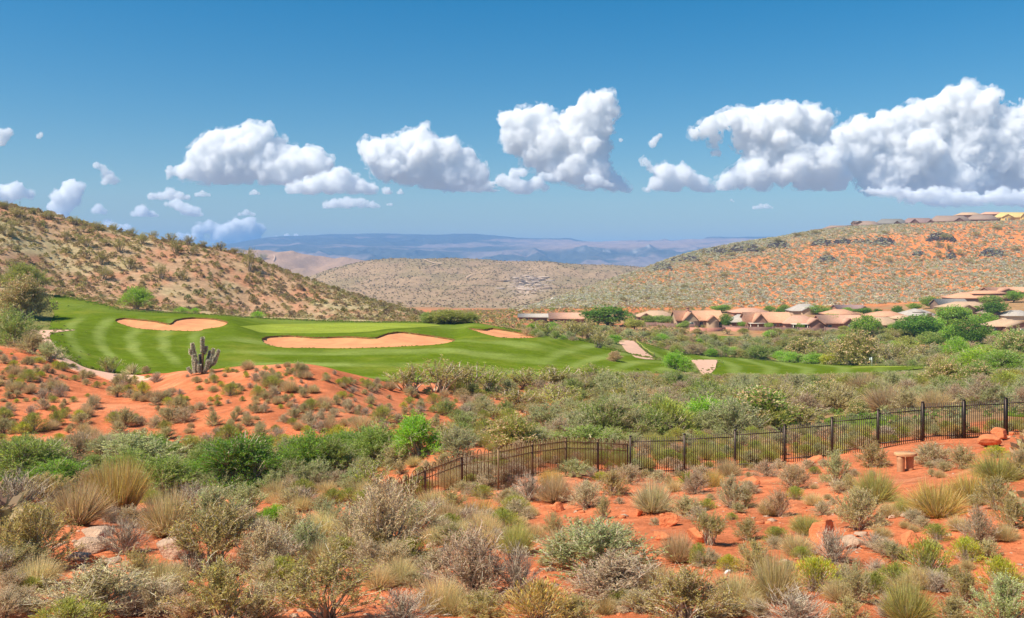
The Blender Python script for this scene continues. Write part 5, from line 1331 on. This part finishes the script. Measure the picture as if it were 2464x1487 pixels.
for t in tops:
    b=MB(); g_=groundz(t)-.25; box(b,np.array((t[0],t[1],(t[2]+g_)/2))-O,(.075,.075,t[2]-g_)); box(b,t-O+np.array((0,0,.012)),(.095,.095,.024)); b.obj('post',M['rust_iron'],root)
for i in range(len(tops)-1):
    p,q=tops[i],tops[i+1]; d=q-p; L=np.linalg.norm(d[:2]); pan=MB()
    dn=max(p[2]-groundz(p),q[2]-groundz(q)); bot=-(dn-.18)
    for dz in (-.14,-.41,bot+.12): bar(pan,p+np.array((0,0,dz))-O,q+np.array((0,0,dz))-O,.030)
    po=pan.obj('fence_panel',M['rust_iron'],root)
    n_=max(1,int(round(L/.34))); u=L/n_
    b=MB()
    e=d/L*1.0; a0=.085
    def loc_hoop(top):
        m_=MB(); zs=np.linspace(0,1,2); dx=e[:2]*a0; sl=e[2]*a0
        P=[(-dx[0],-dx[1],-sl+bot),(-dx[0],-dx[1],-sl-.06)]+[(-math.cos(t)*dx[0],-math.cos(t)*dx[1],-math.cos(t)*sl-.06+math.sin(t)*.13) for t in np.linspace(.25,math.pi-.25,9)]+[(dx[0],dx[1],sl-.06),(dx[0],dx[1],sl+bot)]
        tube(m_,P,.019,6); bar(m_,(0,0,bot),(0,0,-.03),.020); bar(m_,(dx[0]*2,dx[1]*2,sl*2+bot),(dx[0]*2,dx[1]*2,sl*2-.05),.020); return m_
    hm=loc_hoop(0).mesh('hoop_picket',M['rust_iron'])
    for k in range(n_):
        o=link('hoop_picket',hm,po); o.location=p+d*(k+.42)/n_-O

# ------------------------------------------------------------------ bench, cactus, golf and road furniture
p=hit(2181,1134,20,36); s=p.y/F; be=empty('stone_bench',p); tag(be,'small stone bench on two slab legs on the red slope','bench')
W_,H_=50*s,43*s
def slab(name,w,d,h,loc,rz,mat,seed,taper=1.0,parent=None):
    r=np.random.RandomState(seed); k=14; an=np.arange(k)*2*math.pi/k
    sup=(np.abs(np.cos(an))**3+np.abs(np.sin(an))**3)**(-1/3)*r.uniform(.93,1.03,k)
    b=MB(); V=[]; 
    for z,t in ((0,taper),(.12*h,taper*1.02),(.85*h,1.0),(h,.97)): V+= [(math.cos(a)*q*w/2*t,math.sin(a)*q*d/2,z) for a,q in zip(an,sup)]
    Q=[(l*k+i,l*k+(i+1)%k,(l+1)*k+(i+1)%k,(l+1)*k+i) for l in range(3) for i in range(k)]
    V+=[(0,0,0),(0,0,h)]; T=[(4*k,(i+1)%k,i) for i in range(k)]+[(4*k+1,3*k+i,3*k+(i+1)%k) for i in range(k)]
    b.add(V,Q,T); o=b.obj(name,M[mat],parent); o.location=loc; o.rotation_euler=(0,0,rz); return o
slab('seat',W_*1.05,.46,.085,(0,.1,H_-.085),.08,'bench_top',1,parent=be)
slab('leg',.255,.22,H_-.083+.1,(-W_*.255,.02,-.1),.35,'bench_stone',2,.8,be); slab('leg',.245,.22,H_-.083+.1,(W_*.245,.12,-.1),-.25,'bench_stone',3,.85,be)

p=hit(487,899,60,82); s=p.y/F; ca=empty('cactus',p); tag(ca,'tall spiny branching cactus on the crest of the red mound','cactus')
M['cactus']=plain('cactus',(.24,.25,.15),.85,.35,9,.5); M['cactus_dead']=plain('cactus_dead',(.34,.19,.10),.9,.3,9,.5)
M['spine']=leafmat('spine',tint=(.80,.74,.58),trans=.3,var=.3); M['spine_dark']=leafmat('spine_dark',tint=(.20,.21,.13),trans=.1,var=.4)
def arm(pts,rad0,name,dead=.0,seed=0):
    r=np.random.RandomState(seed); P=spline([(x,z) for x,_,z in pts],.04,False); yy=np.interp(np.linspace(0,1,len(P)),np.linspace(0,1,len(pts)),[q[1] for q in pts])
    P=np.c_[P[:,0],yy,P[:,1]]; k=len(P); t=np.linspace(0,1,k); R=rad0*np.where(t>.9,np.sqrt(np.clip((1-t)/.1,.12,1)),1)*(1+.06*np.sin(t*40))
    b=MB(); tube(b,P,R,9)
    n_=int(k*60); i=r.randint(0,k-1,n_); a=r.uniform(0,6.28,n_); D=np.gradient(P,axis=0); D=unit(D)[i]
    A=unit(np.cross(D,np.array((.1,.97,.1)))); B=np.cross(D,A); nr=A*np.cos(a)[:,None]+B*np.sin(a)[:,None]
    live=t[i]>=dead
    for mi,sel,L_ in ((1,live&(r.rand(n_)<.6),.125),(2,live&(r.rand(n_)<.45),.09),(2,~live&(r.rand(n_)<.25),.05)):
        leaves(b,r,P[i][sel]+nr[sel]*R[i][sel][:,None]*.9,unit(nr[sel]+r.normal(size=nr[sel].shape)*.35+D[sel]*.15),L_*r.uniform(.6,1.3,sel.sum()),.03,m=mi)
    return b.obj(name,[M['cactus_dead' if dead>.5 else 'cactus'],M['spine'],M['spine_dark']],ca)
q=lambda cx_,cy_,y=0.0:(((cx_-720)*.1*.9295*s),y,(1150-cy_)*.1*.9295*s)
arm([q(720,1160),q(715,1000),q(730,700),q(728,560)],0.092,'trunk',1.1,1)
arm([q(728,600),q(722,400),q(722,235),q(715,200)],0.089,'branch',0,2)
arm([q(640,1100,-.1),q(585,900,-.15),q(530,620,-.2),q(490,420,-.2),q(478,345,-.2)],0.092,'branch',.0,3)
arm([q(560,1100,-.2),q(540,900,-.3),q(540,720,-.35),q(530,640,-.35)],0.081,'branch',0,4)
arm([q(650,1080,.1),q(650,850,.2),q(640,650,.2)],0.071,'branch',0,5)
arm([q(760,1080,.2),q(800,850,.35),q(850,680,.4),q(880,560,.4)],0.065,'branch',.0,6)
arm([q(780,1060,.1),q(880,900,.2),q(950,700,.2),q(985,500,.2)],0.071,'branch',.25,7)
arm([q(790,1110,-.1),q(920,980,-.1),q(1040,860,-.1),q(1090,720,-.1),q(1150,520,-.1)],0.076,'branch',.4,8)
arm([q(540,1130,-.1),q(530,1060,-.1),q(535,980,-.1)],0.071,'branch',0,9)
arm([q(470,1130,-.1),q(400,1060,-.1),q(350,980,-.1)],0.049,'branch',0,10)

arm([q(600,1110,-.3),q(590,1000,-.4),q(600,860,-.45),q(590,720,-.45)],.075,'branch',0,11)
arm([q(700,1100,-.4),q(690,1000,-.5),q(700,880,-.5)],.075,'branch',0,12)
arm([q(810,1100,-.3),q(860,1010,-.4),q(900,900,-.4),q(915,780,-.4)],.075,'branch',0,13)
arm([q(1000,900,-.1),q(1040,800,-.15),q(1040,700,-.15)],.065,'branch',0,14)
arm([q(520,700,-.2),q(450,600,-.25),q(440,500,-.25)],.065,'branch',0,15)
arm([q(740,640,.1),q(790,540,.15),q(800,440,.15)],.065,'branch',0,16)
def flagstick(X,Y,h,y0,lab):
    p=hit(X,Y,y0,270); s=p.y/F; f=empty('flagstick',p); tag(f,lab,'golf flag'); H=h*s
    b=MB(); tube(b,[(0,0,-.1),(0,0,H)],.035,6); b.obj('pole',M['white'],f)
    b=MB(); k=6; V=[]
    for i in range(k+1):
        for z in (H-.02,H-.62+.10*i/k): V+=[(-.04-i*.085,.10*math.sin(i*1.1)*i/k,z-.16*i/k)]
    b.add(V,[(2*i,2*i+1,2*i+3,2*i+2) for i in range(k)]); b.obj('flag',M['white'],f)
flagstick(1056,776,26,190,'white golf flag on a thin pole at the far edge of the main green'); flagstick(2098,883,24,190,'white golf flag on a thin pole on the right hand green')
def rake(X,Y,ang,L,lab):
    p=hit(X,Y,130,180); f=empty('bunker_rake',p,ang); tag(f,lab,'rake'); f.location.z-=.25
    b=MB(); tube(b,[(0,0,.08),(L,0,.22)],.03,5); b.obj('handle',M['wood'],f)
    b=MB(); bar(b,(0,-.3,.06),(0,.3,.06),.05); [bar(b,(0,yy,.05),(0,yy,-.04),.02) for yy in np.linspace(-.28,.28,8)]; b.obj('head',M['wood'],f)
rake(818,824,.15,2.0,'rake lying in the middle of the longest bunker'); rake(1254,808,2.9,1.9,'rake lying in the narrow right bunker'); rake(1080,819,1.2,1.6,'rake at the right tip of the longest bunker')
def pole(X,Y,h,lab):
    p=hit(X,Y,480,1100); s=p.y/F; f=empty('utility_pole',p); tag(f,lab,'utility pole'); H=h*s
    b=MB(); tube(b,[(0,0,-.5),(0,0,H)],[.28,.20],7); b.obj('pole',M['wood'],f); b=MB(); bar(b,(-1.1,0,H-.7),(1.1,0,H-.7),.22); b.obj('crossarm',M['wood'],f)
pole(989,741,17,'utility pole left of centre in front of the grey brown hill'); pole(1186,741,22,'utility pole right of centre in front of the grey brown hill')
p=hit(48,504,180,300); b=MB(); tube(b,[(0,0,-.3),(0,0,2.6)],[.07,.04],6); tube(b,[(-.25,0,2.2),(.25,0,2.2)],.03,5); o=b.obj('antenna_mast',M['wood']); o.location=p; tag(o,'thin antenna mast on the crest of the left hill','mast')
p=hit(41,788,120,200); s=p.y/F; f=empty('course_marker',p); tag(f,'small red marker box beside the left cart path','marker post')
M['red_paint']=plain('red_paint',(.34,.08,.03),.6,.15,3,.05)
b=MB(); box(b,(0,0,.45),(.55,.4,.95),taper=.94); b.obj('post',M['red_paint'],f); b=MB(); box(b,(0,0,1.0),(.66,.5,.13),taper=.8); b.obj('cap',M['red_paint'],f)
RP=[(1530,825),(1543,838),(1557,850),(1574,861)]; RH=[hit(X,Y,180,262) for X,Y in RP]; f=empty('rope_barrier',RH[0]); tag(f,'yellow rope on short stakes along the steep cart path','rope barrier'); Q0=np.array(RH[0])
pts=[]
for i,h_ in enumerate(RH):
    b=MB(); tube(b,[np.array(h_)-Q0+np.array((0,0,-.1)),np.array(h_)-Q0+np.array((0,0,1.0))],.06,5); b.obj('stake',M['wood'],f)
    if i: 
        for t in np.linspace(0,1,9)[1:]: pts.append(np.array(RH[i-1])*(1-t)+np.array(h_)*t-Q0+np.array((0,0,.95-.25*4*t*(1-t))))
    else: pts.append(np.array((0,0,.95)))
b=MB(); tube(b,pts,.045,5); b.obj('rope',M['rope'],f)

# ------------------------------------------------------------------ houses
def roofmat(name,col):
    m,nt=newmat(name); n=N(nt); co=n('ShaderNodeTexCoord').outputs['Object']; sp=n('ShaderNodeSeparateXYZ',{0:co})
    row=n.math('FRACT',n.math('MULTIPLY',sp.outputs[2],4.5)); f=n.noise(co,1.6,5,.7); f2=n.noise(co,.35,3,.5)
    c=n.mix(n.ramp(f,.3,.7),tuple(np.array(col)*.80),tuple(np.array(col)*1.16)); c=n.mix(n.ramp(f2,.35,.65,0,.35),c,tuple(np.array(col)*np.array((.8,.82,.86))))
    h=n.math('ADD',row,n.math('MULTIPLY',n('ShaderNodeTexWave',{'Vector':co,'Scale':2.2}).outputs['Fac'],.5))
    bp=n('ShaderNodeBump',{'Height':h,'Strength':.5,'Distance':.12})
    p=n('ShaderNodeBsdfPrincipled',{'Base Color':c,'Roughness':.85,'Specular IOR Level':.2,'Normal':bp.outputs[0]}); n.out(p.outputs[0]); return m
RC={'pink':(.66,.36,.235),'tan':(.60,.39,.24),'orange':(.70,.36,.21),'grey':(.50,.43,.36),'dgrey':(.26,.235,.21),'brown':(.36,.25,.19),'yellow':(.72,.52,.20),'purple':(.34,.22,.19)}
WC={'stucco':(.42,.25,.17),'cream':(.62,.50,.36),'brown':(.26,.17,.125),'tan':(.50,.34,.22),'yellow':(.68,.50,.18),'brick':(.37,.19,.13)}
for k in RC: M['roof_'+k]=roofmat('roof_'+k,RC[k])
for k in WC: M['wall_'+k]=plain('wall_'+k,WC[k],.9,.12,.6,.1)
M['glass']=plain('glass',(.05,.075,.10),.08,.2,1,0.0); M['trim']=plain('trim',(.66,.56,.44),.7,.1,2,.05); M['dark_wall']=plain('dark_wall',(.22,.125,.095),.9,.25,.8,.3); M['pink_wall']=plain('pink_wall',(.55,.24,.165),.9,.15,.8,.2)
def roof_solid(mb,x0,x1,y0,y1,ze,zr,kind,th=.26):
    """hip, gable along x ('gx') or gable along y ('gy'); closed, with a fascia"""
    cx_,cy_=(x0+x1)/2,(y0+y1)/2; W,D_=x1-x0,y1-y0
    if kind=='hip':
        k=min(W,D_)*.5*.92; r0,r1=((x0+k,cy_),(x1-k,cy_)) if W>=D_ else ((cx_,y0+k),(cx_,y1-k))
    elif kind=='gx': r0,r1=(x0,cy_),(x1,cy_)
    else: r0,r1=(cx_,y0),(cx_,y1)
    E=[(x0,y0),(x1,y0),(x1,y1),(x0,y1)]
    V=[(*e,ze) for e in E]+[(*e,ze-th) for e in E]+[(*r0,zr),(*r1,zr),(*r0,zr-th),(*r1,zr-th)]
    wide=(W>=D_) if kind=='hip' else kind=='gx'
    Q=[(0,4,5,1),(1,5,6,2),(2,6,7,3),(3,7,4,0)]; T=[]
    if wide:
        Q+=[(0,1,9,8),(2,3,8,9),(5,4,10,11),(7,6,11,10)]; T+=[(3,0,8),(1,2,9),(4,7,10),(6,5,11)]
    else:
        Q+=[(1,2,9,8),(3,0,8,9),(6,5,10,11),(4,7,11,10)]; T+=[(0,1,8),(2,3,9),(5,4,10),(7,6,11)]
    if kind!='hip':   # open gable ends: fascia strips instead of triangles
        T=[]; 
        if wide: Q+=[(3,8,10,7),(8,0,4,10),(1,9,11,5),(9,2,6,11)]
        else: Q+=[(0,8,10,4),(8,1,5,10),(2,9,11,6),(9,3,7,11)]
        Q=[q for q in Q if q not in ((3,7,4,0),(1,5,6,2))] if wide else [q for q in Q if q not in ((0,4,5,1),(2,6,7,3))]
    mb.add(V,Q,T)
def house(X0,X1,Yr,Ye,Yb,kind,roof,wall,label,gables=(),wins=(),chim=None,patio=None,y=None,rz=0.0,dep=None,group='houses of the valley neighbourhood',under=2.0,wing=None):
    if y is None: y=hit((X0+X1)/2,Yb,290,470).y
    s=y/F; W=(X1-X0)*s; zb=(HY-Yb)*s; he=(Yb-Ye)*s; hr=he+(Ye-Yr)*s*.88; D_=dep or max(7,min(14,W*.75)); ov=.55
    o=empty('house',((X0+X1)/2*s-CX*s,y,zb),rz); tag(o,label,'house',group)
    w=MB(); x0,x1=-W/2+ov,W/2-ov; yb=D_
    def wallbox(a,b,c,d,h,g=None):
        V=[(a,c,-under),(b,c,-under),(b,d,-under),(a,d,-under),(a,c,h),(b,c,h),(b,d,h),(a,d,h)]; w.add(V,[(0,1,5,4),(1,2,6,5),(2,3,7,6),(3,0,4,7)])
        if g=='gx': zz=hr-.28; w.add([(a,c,h),(a,d,h),(a,(c+d)/2,zz),(b,c,h),(b,d,h),(b,(c+d)/2,zz)],None,[(0,2,1),(3,4,5)])
        elif g is not None and g!='hip': w.add([(a,c,h),(b,c,h),((a+b)/2,c,g)],None,[(0,1,2)])
    wallbox(x0,x1,ov,D_-ov,he-.1,kind)
    rb=MB(); roof_solid(rb,-W/2,W/2,0,D_,he,hr,kind); ro=rb.obj('roof',M['roof_'+roof],o)
    for (u0,u1,zr,pr) in gables:
        a,b=-W/2+u0*W,-W/2+u1*W; zz=he+(hr-he)*zr
        wallbox(a+.4,b-.4,-pr+.5,ov+.3,he-.1,zz-.35)
        rb=MB(); roof_solid(rb,a,b,-pr,D_*.45*min(1,zr+.1),he+.02,zz,'gy'); rb.obj('roof',M['roof_'+roof],o)
    if wing:
        a,b,zr2,ze2=wing; a,b=-W/2+a*W,-W/2+b*W; h2=he+(hr-he)*ze2; wallbox(a+.4,b-.4,D_*.25,D_*.8,h2-.1); rb=MB(); roof_solid(rb,a,b,D_*.2,D_*.85,h2,hr*zr2,'hip'); rb.obj('roof',M['roof_'+roof],o)
    wo=w.obj('wall',M['wall_'+wall],o)
    for (u,wd,z0,z1,*pr) in wins:
        yf=(ov if not pr else -pr[0]+.5)-.02; xc=-W/2+u*W; H=he; zc=(z0+z1)/2*H; hh=(z1-z0)*H
        b=MB(); t=.11
        for c_,d_ in (((xc,yf,zc+hh/2),(wd+t,.09,t)),((xc,yf,zc-hh/2),(wd+t,.09,t)),((xc-wd/2,yf,zc),(t,.09,hh-t)),((xc+wd/2,yf,zc),(t,.09,hh-t)),((xc,yf,zc),(t*.6,.07,hh-t))): box(b,c_,d_)
        fo=b.obj('window',M['trim'],o); b=MB(); box(b,(xc,yf+.01,zc),(wd-.02,.03,hh-.02)); b.obj('pane',M['glass'],fo)
    if chim is not None:
        b=MB(); xc=-W/2+chim*W; box(b,(xc,D_*.4,hr-.1),(1.1,1.1,2.2)); box(b,(xc,D_*.4,hr+1.05),(1.35,1.35,.2)); b.obj('chimney',M['wall_brick'],o)
    if patio:
        a,b_=-W/2+patio[0]*W,-W/2+patio[1]*W; b=MB(); box(b,((a+b_)/2,-1.6,he*.93),(b_-a,3.6,.2)); b.obj('patio_roof',M['trim'],o)
        for xx in (a+.3,(a+b_)/2,b_-.3):
            b=MB(); box(b,(xx,-3.1,he*.93/2-.6-.1),(.28,.28,he*.93+1.2-.2)); b.obj('column',M['trim'],o)
    return o
house(1246,1320,755,763,773,'gx','grey','brown','grey roofed house at the far left of the neighbourhood',wins=[(.3,1.2,.35,.8)])
house(1319,1410,752,767,777,'gx','pink','brick','long pink roofed house left of the largest dark tree',wins=[(.2,1.4,.35,.8),(.55,1.4,.35,.8)])
house(1534,1634,747,762,778,'hip','tan','brown','tan brown hip roofed house with two trees in front',gables=[(.05,.35,.7,2)],wins=[(.5,1.6,.3,.8),(.75,1.6,.3,.8)])
house(1626,1744,746,771,787,'gx','orange','tan','large orange tiled house with brick chimney and steep gable',gables=[(.12,.46,.95,3),(.60,.86,.6,4)],wins=[(.30,1.6,.3,.8,3),(.53,1.2,.3,.8),(.92,1.2,.3,.8)],chim=.30)
house(1758,1824,755,775,787,'hip','grey','brick','grey roofed house between the two big gabled houses',wins=[(.3,1.6,.35,.85),(.75,1.6,.35,.85)])
house(1797,1912,750,776,791,'gx','orange','brick','orange tiled house with a tall triangular front gable',gables=[(.10,.44,.95,2)],wins=[(.5,1.0,.4,.75),(.60,1.0,.4,.75),(.72,1.0,.4,.75),(.88,1.5,.15,.85)],patio=(.02,.36))
house(1887,1980,758,778,793,'hip','pink','brick','pink roofed house with a yellow gabled patio on pale columns',gables=[(.55,.98,.75,4)],wins=[(.25,1.5,.15,.85),(.45,1.2,.3,.8)],patio=(.15,.92))
house(1764,1858,741,752,760,'hip','pink','brick','pink roof behind the grey roofed house')
house(1906,1984,730,748,757,'hip','grey','tan','grey dome like roof behind the orange tiled house',gables=[(.25,.7,.6,2)],wins=[(.8,1.2,.3,.8)])
house(1977,2084,757,778,794,'gx','pink','brick','pinkish tan house right of the yellow patio',gables=[(.45,.75,.7,2)],wins=[(.2,1.4,.3,.8),(.6,1.4,.3,.8,2)])
house(2077,2185,762,782,799,'hip','tan','brick','tan tiled house with a small bright porch gable',gables=[(.80,.99,.75,3)],wins=[(.25,1.5,.3,.8),(.5,1.5,.3,.8),(.90,2.0,.1,.9,3)])
house(2150,2208,758,766,776,'hip','tan','tan','tan upper storey behind the porch gabled house',wins=[(.65,.9,.3,.8),(.78,.9,.3,.8)])
house(2208,2312,760,781,796,'hip','tan','brick','tan tiled house half hidden by dark trees',gables=[(.3,.6,.6,2)],wins=[(.45,1.5,.3,.8,2)],chim=.42)
house(2176,2264,744,759,768,'hip','grey','tan','pale grey hip roof in the middle of the right cluster',wing=(.3,.65,1.08,.6))
house(2015,2088,733,743,751,'gx','purple','brick','pink gabled roof at the back, against the hillside',gables=[(.72,1.0,.8,2)])
house(1990,2072,744,756,765,'hip','orange','brick','low orange roof in front of the pink gabled back house')
house(2098,2192,749,761,771,'hip','orange','brick','orange roof behind the tan tiled houses')
house(2260,2336,718,734,742,'gx','dgrey','brown','dark gabled house with white roof vents on the slope')
house(2282,2402,725,741,753,'hip','tan','tan','wide pale tan roof below the dark gabled house',gables=[(.2,.5,.6,3)],wins=[(.7,1.5,.3,.8)])
house(2296,2446,703,717,730,'hip','orange','brown','long orange two tier roof high on the right',wing=(.35,.95,1.18,.85),wins=[(.88,1.4,.3,.8)])
house(2385,2500,690,702,712,'gx','orange','brown','topmost orange gabled house at the right edge',gables=[(.1,.5,.8,3)])
house(2366,2416,744,754,764,'hip','brown','tan','small brown roofed house among the right hand trees')
house(2420,2500,746,760,772,'hip','grey','cream','grey roofed house at the right edge behind the trees')
house(2392,2486,768,785,805,'hip','tan','brick','front house at the right edge with blue glass doors',gables=[(.20,.95,.9,4)],wins=[(.36,2.4,.0,.85,4),(.62,2.6,.0,.85,4),(.80,1.6,.0,.85,4),(.06,1.0,.35,.75)],chim=None)
RG='houses along the ridge'
kw=dict(y=905,group=RG,under=5,dep=13)
house(1990,2050,541,548,554,'hip','brown','brown','leftmost low grey brown house on the ridge',**kw)
house(2058,2098,530,536,546,'gx','brown','brown','brown house with a dark gable at the left of the ridge',gables=[(.0,.5,.9,1.5)],**kw)
house(2072,2124,530,541,547,'hip','brown','tan','low tan roof beside the brown gabled ridge house',**{**kw,'y':895})
house(2114,2190,524,538,546,'hip','dgrey','brown','wide grey hip roofed house on the ridge',gables=[(.45,.7,.55,1.5)],wins=[(.2,1.5,.3,.8)],**kw)
house(2178,2258,522,536,545,'hip','purple','brown','purplish roofed ridge house with two dark gables',gables=[(.12,.42,.75,1.5),(.62,.88,.6,1.5)],wins=[(.5,1.5,.3,.8)],**kw)
house(2246,2340,516,532,541,'hip','brown','brown','grey brown ridge house with a patio and front gable',gables=[(.5,.8,.6,1.5)],wins=[(.68,1.2,.3,.8,1.5),(.2,1.5,.3,.8)],patio=(.02,.35),**kw)
house(2308,2368,509,517,530,'hip','tan','brown','tan two storey house standing behind the ridge row',y=935,group=RG,under=6)
house(2336,2408,514,528,537,'hip','brown','brown','brown grey ridge house left of the yellow one',wins=[(.3,1.5,.3,.8),(.6,1.5,.3,.8)],**kw)
house(2366,2426,508,515,527,'hip','pink','brown','pink roofed house behind the ridge row at right',y=940,group=RG,under=6)
house(2402,2486,508,523,535,'hip','yellow','yellow','bright yellow house at the right end of the ridge',gables=[(.08,.45,.6,1.5),(.62,.86,.85,1.0)],wins=[(.20,1.2,.1,.85,1.5),(.29,1.2,.1,.85,1.5),(.74,1.0,1.0,1.4,1.0)],**kw)
def wallrun(name,pts,h,mat,lab,y0,y1,piers=0,th=.3,cat='wall'):
    P=[hit(X,Y,y0,y1) for X,Y in pts]; b=MB(); O=np.array(P[0]); o=empty(name,P[0]); tag(o,lab,cat)
    for i in range(len(P)-1):
        p,q=np.array(P[i])-O,np.array(P[i+1])-O; d=q-p; nn_=unit(np.array((-d[1],d[0],0)))*th/2
        V=[p-nn_-(0,0,2),q-nn_-(0,0,2),q+nn_-(0,0,2),p+nn_-(0,0,2),p-nn_+(0,0,h),q-nn_+(0,0,h),q+nn_+(0,0,h),p+nn_+(0,0,h)]; b.add(V,BOXQ)
    b.obj('masonry',M[mat],o)
    if piers:
        for i in range(len(P)):
            b=MB(); box(b,np.array(P[i])-O+np.array((0,0,(h+.25)/2-.75)),(.5,.5,h+1.75)); b.obj('pier',M[mat],o)
    return o
wallrun('garden_wall',[(1536,784),(1580,785),(1625,788),(1672,789)],1.5,'dark_wall','dark brown garden wall in front of the tan house',280,380,1)
wallrun('retaining_wall',[(1660,796),(1700,798),(1745,796),(1800,797)],1.3,'pink_wall','pink retaining wall below the large orange tiled house',280,380)
wallrun('garden_wall',[(1740,792),(1800,795),(1860,796),(1920,797),(1985,798)],1.4,'dark_wall','long dark brown garden wall below the gabled houses',280,380,1)
wallrun('garden_wall',[(1985,797),(2040,800),(2100,803),(2170,806)],1.5,'dark_wall','dark brown garden wall below the tan houses',280,380,1)
def ridgewall(pts,lab):
    o=None; b=MB(); P=[at(X,Y,890) for X,Y in pts]; O=P[0]; o=empty('ridge_wall',O); tag(o,lab,'wall')
    for p,q in zip(P[:-1],P[1:]):
        V=[p-O-(0,0,5),q-O-(0,0,5),q-O+(0,.3,-5),p-O+(0,.3,-5),p-O,q-O,q-O+(0,.3,0),p-O+(0,.3,0)]; b.add(V,BOXQ)
    b.obj('masonry',M['wall_brown'],o)
ridgewall([(1951,553),(1980,550),(1981,549),(2012,546),(2013,544.5),(2052,541)],'stepped dark wall running down the left end of the ridge')
ridgewall([(2052,544),(2110,541.5),(2180,540),(2260,538),(2330,535),(2405,532)],'low brown wall along the ridge in front of the houses')
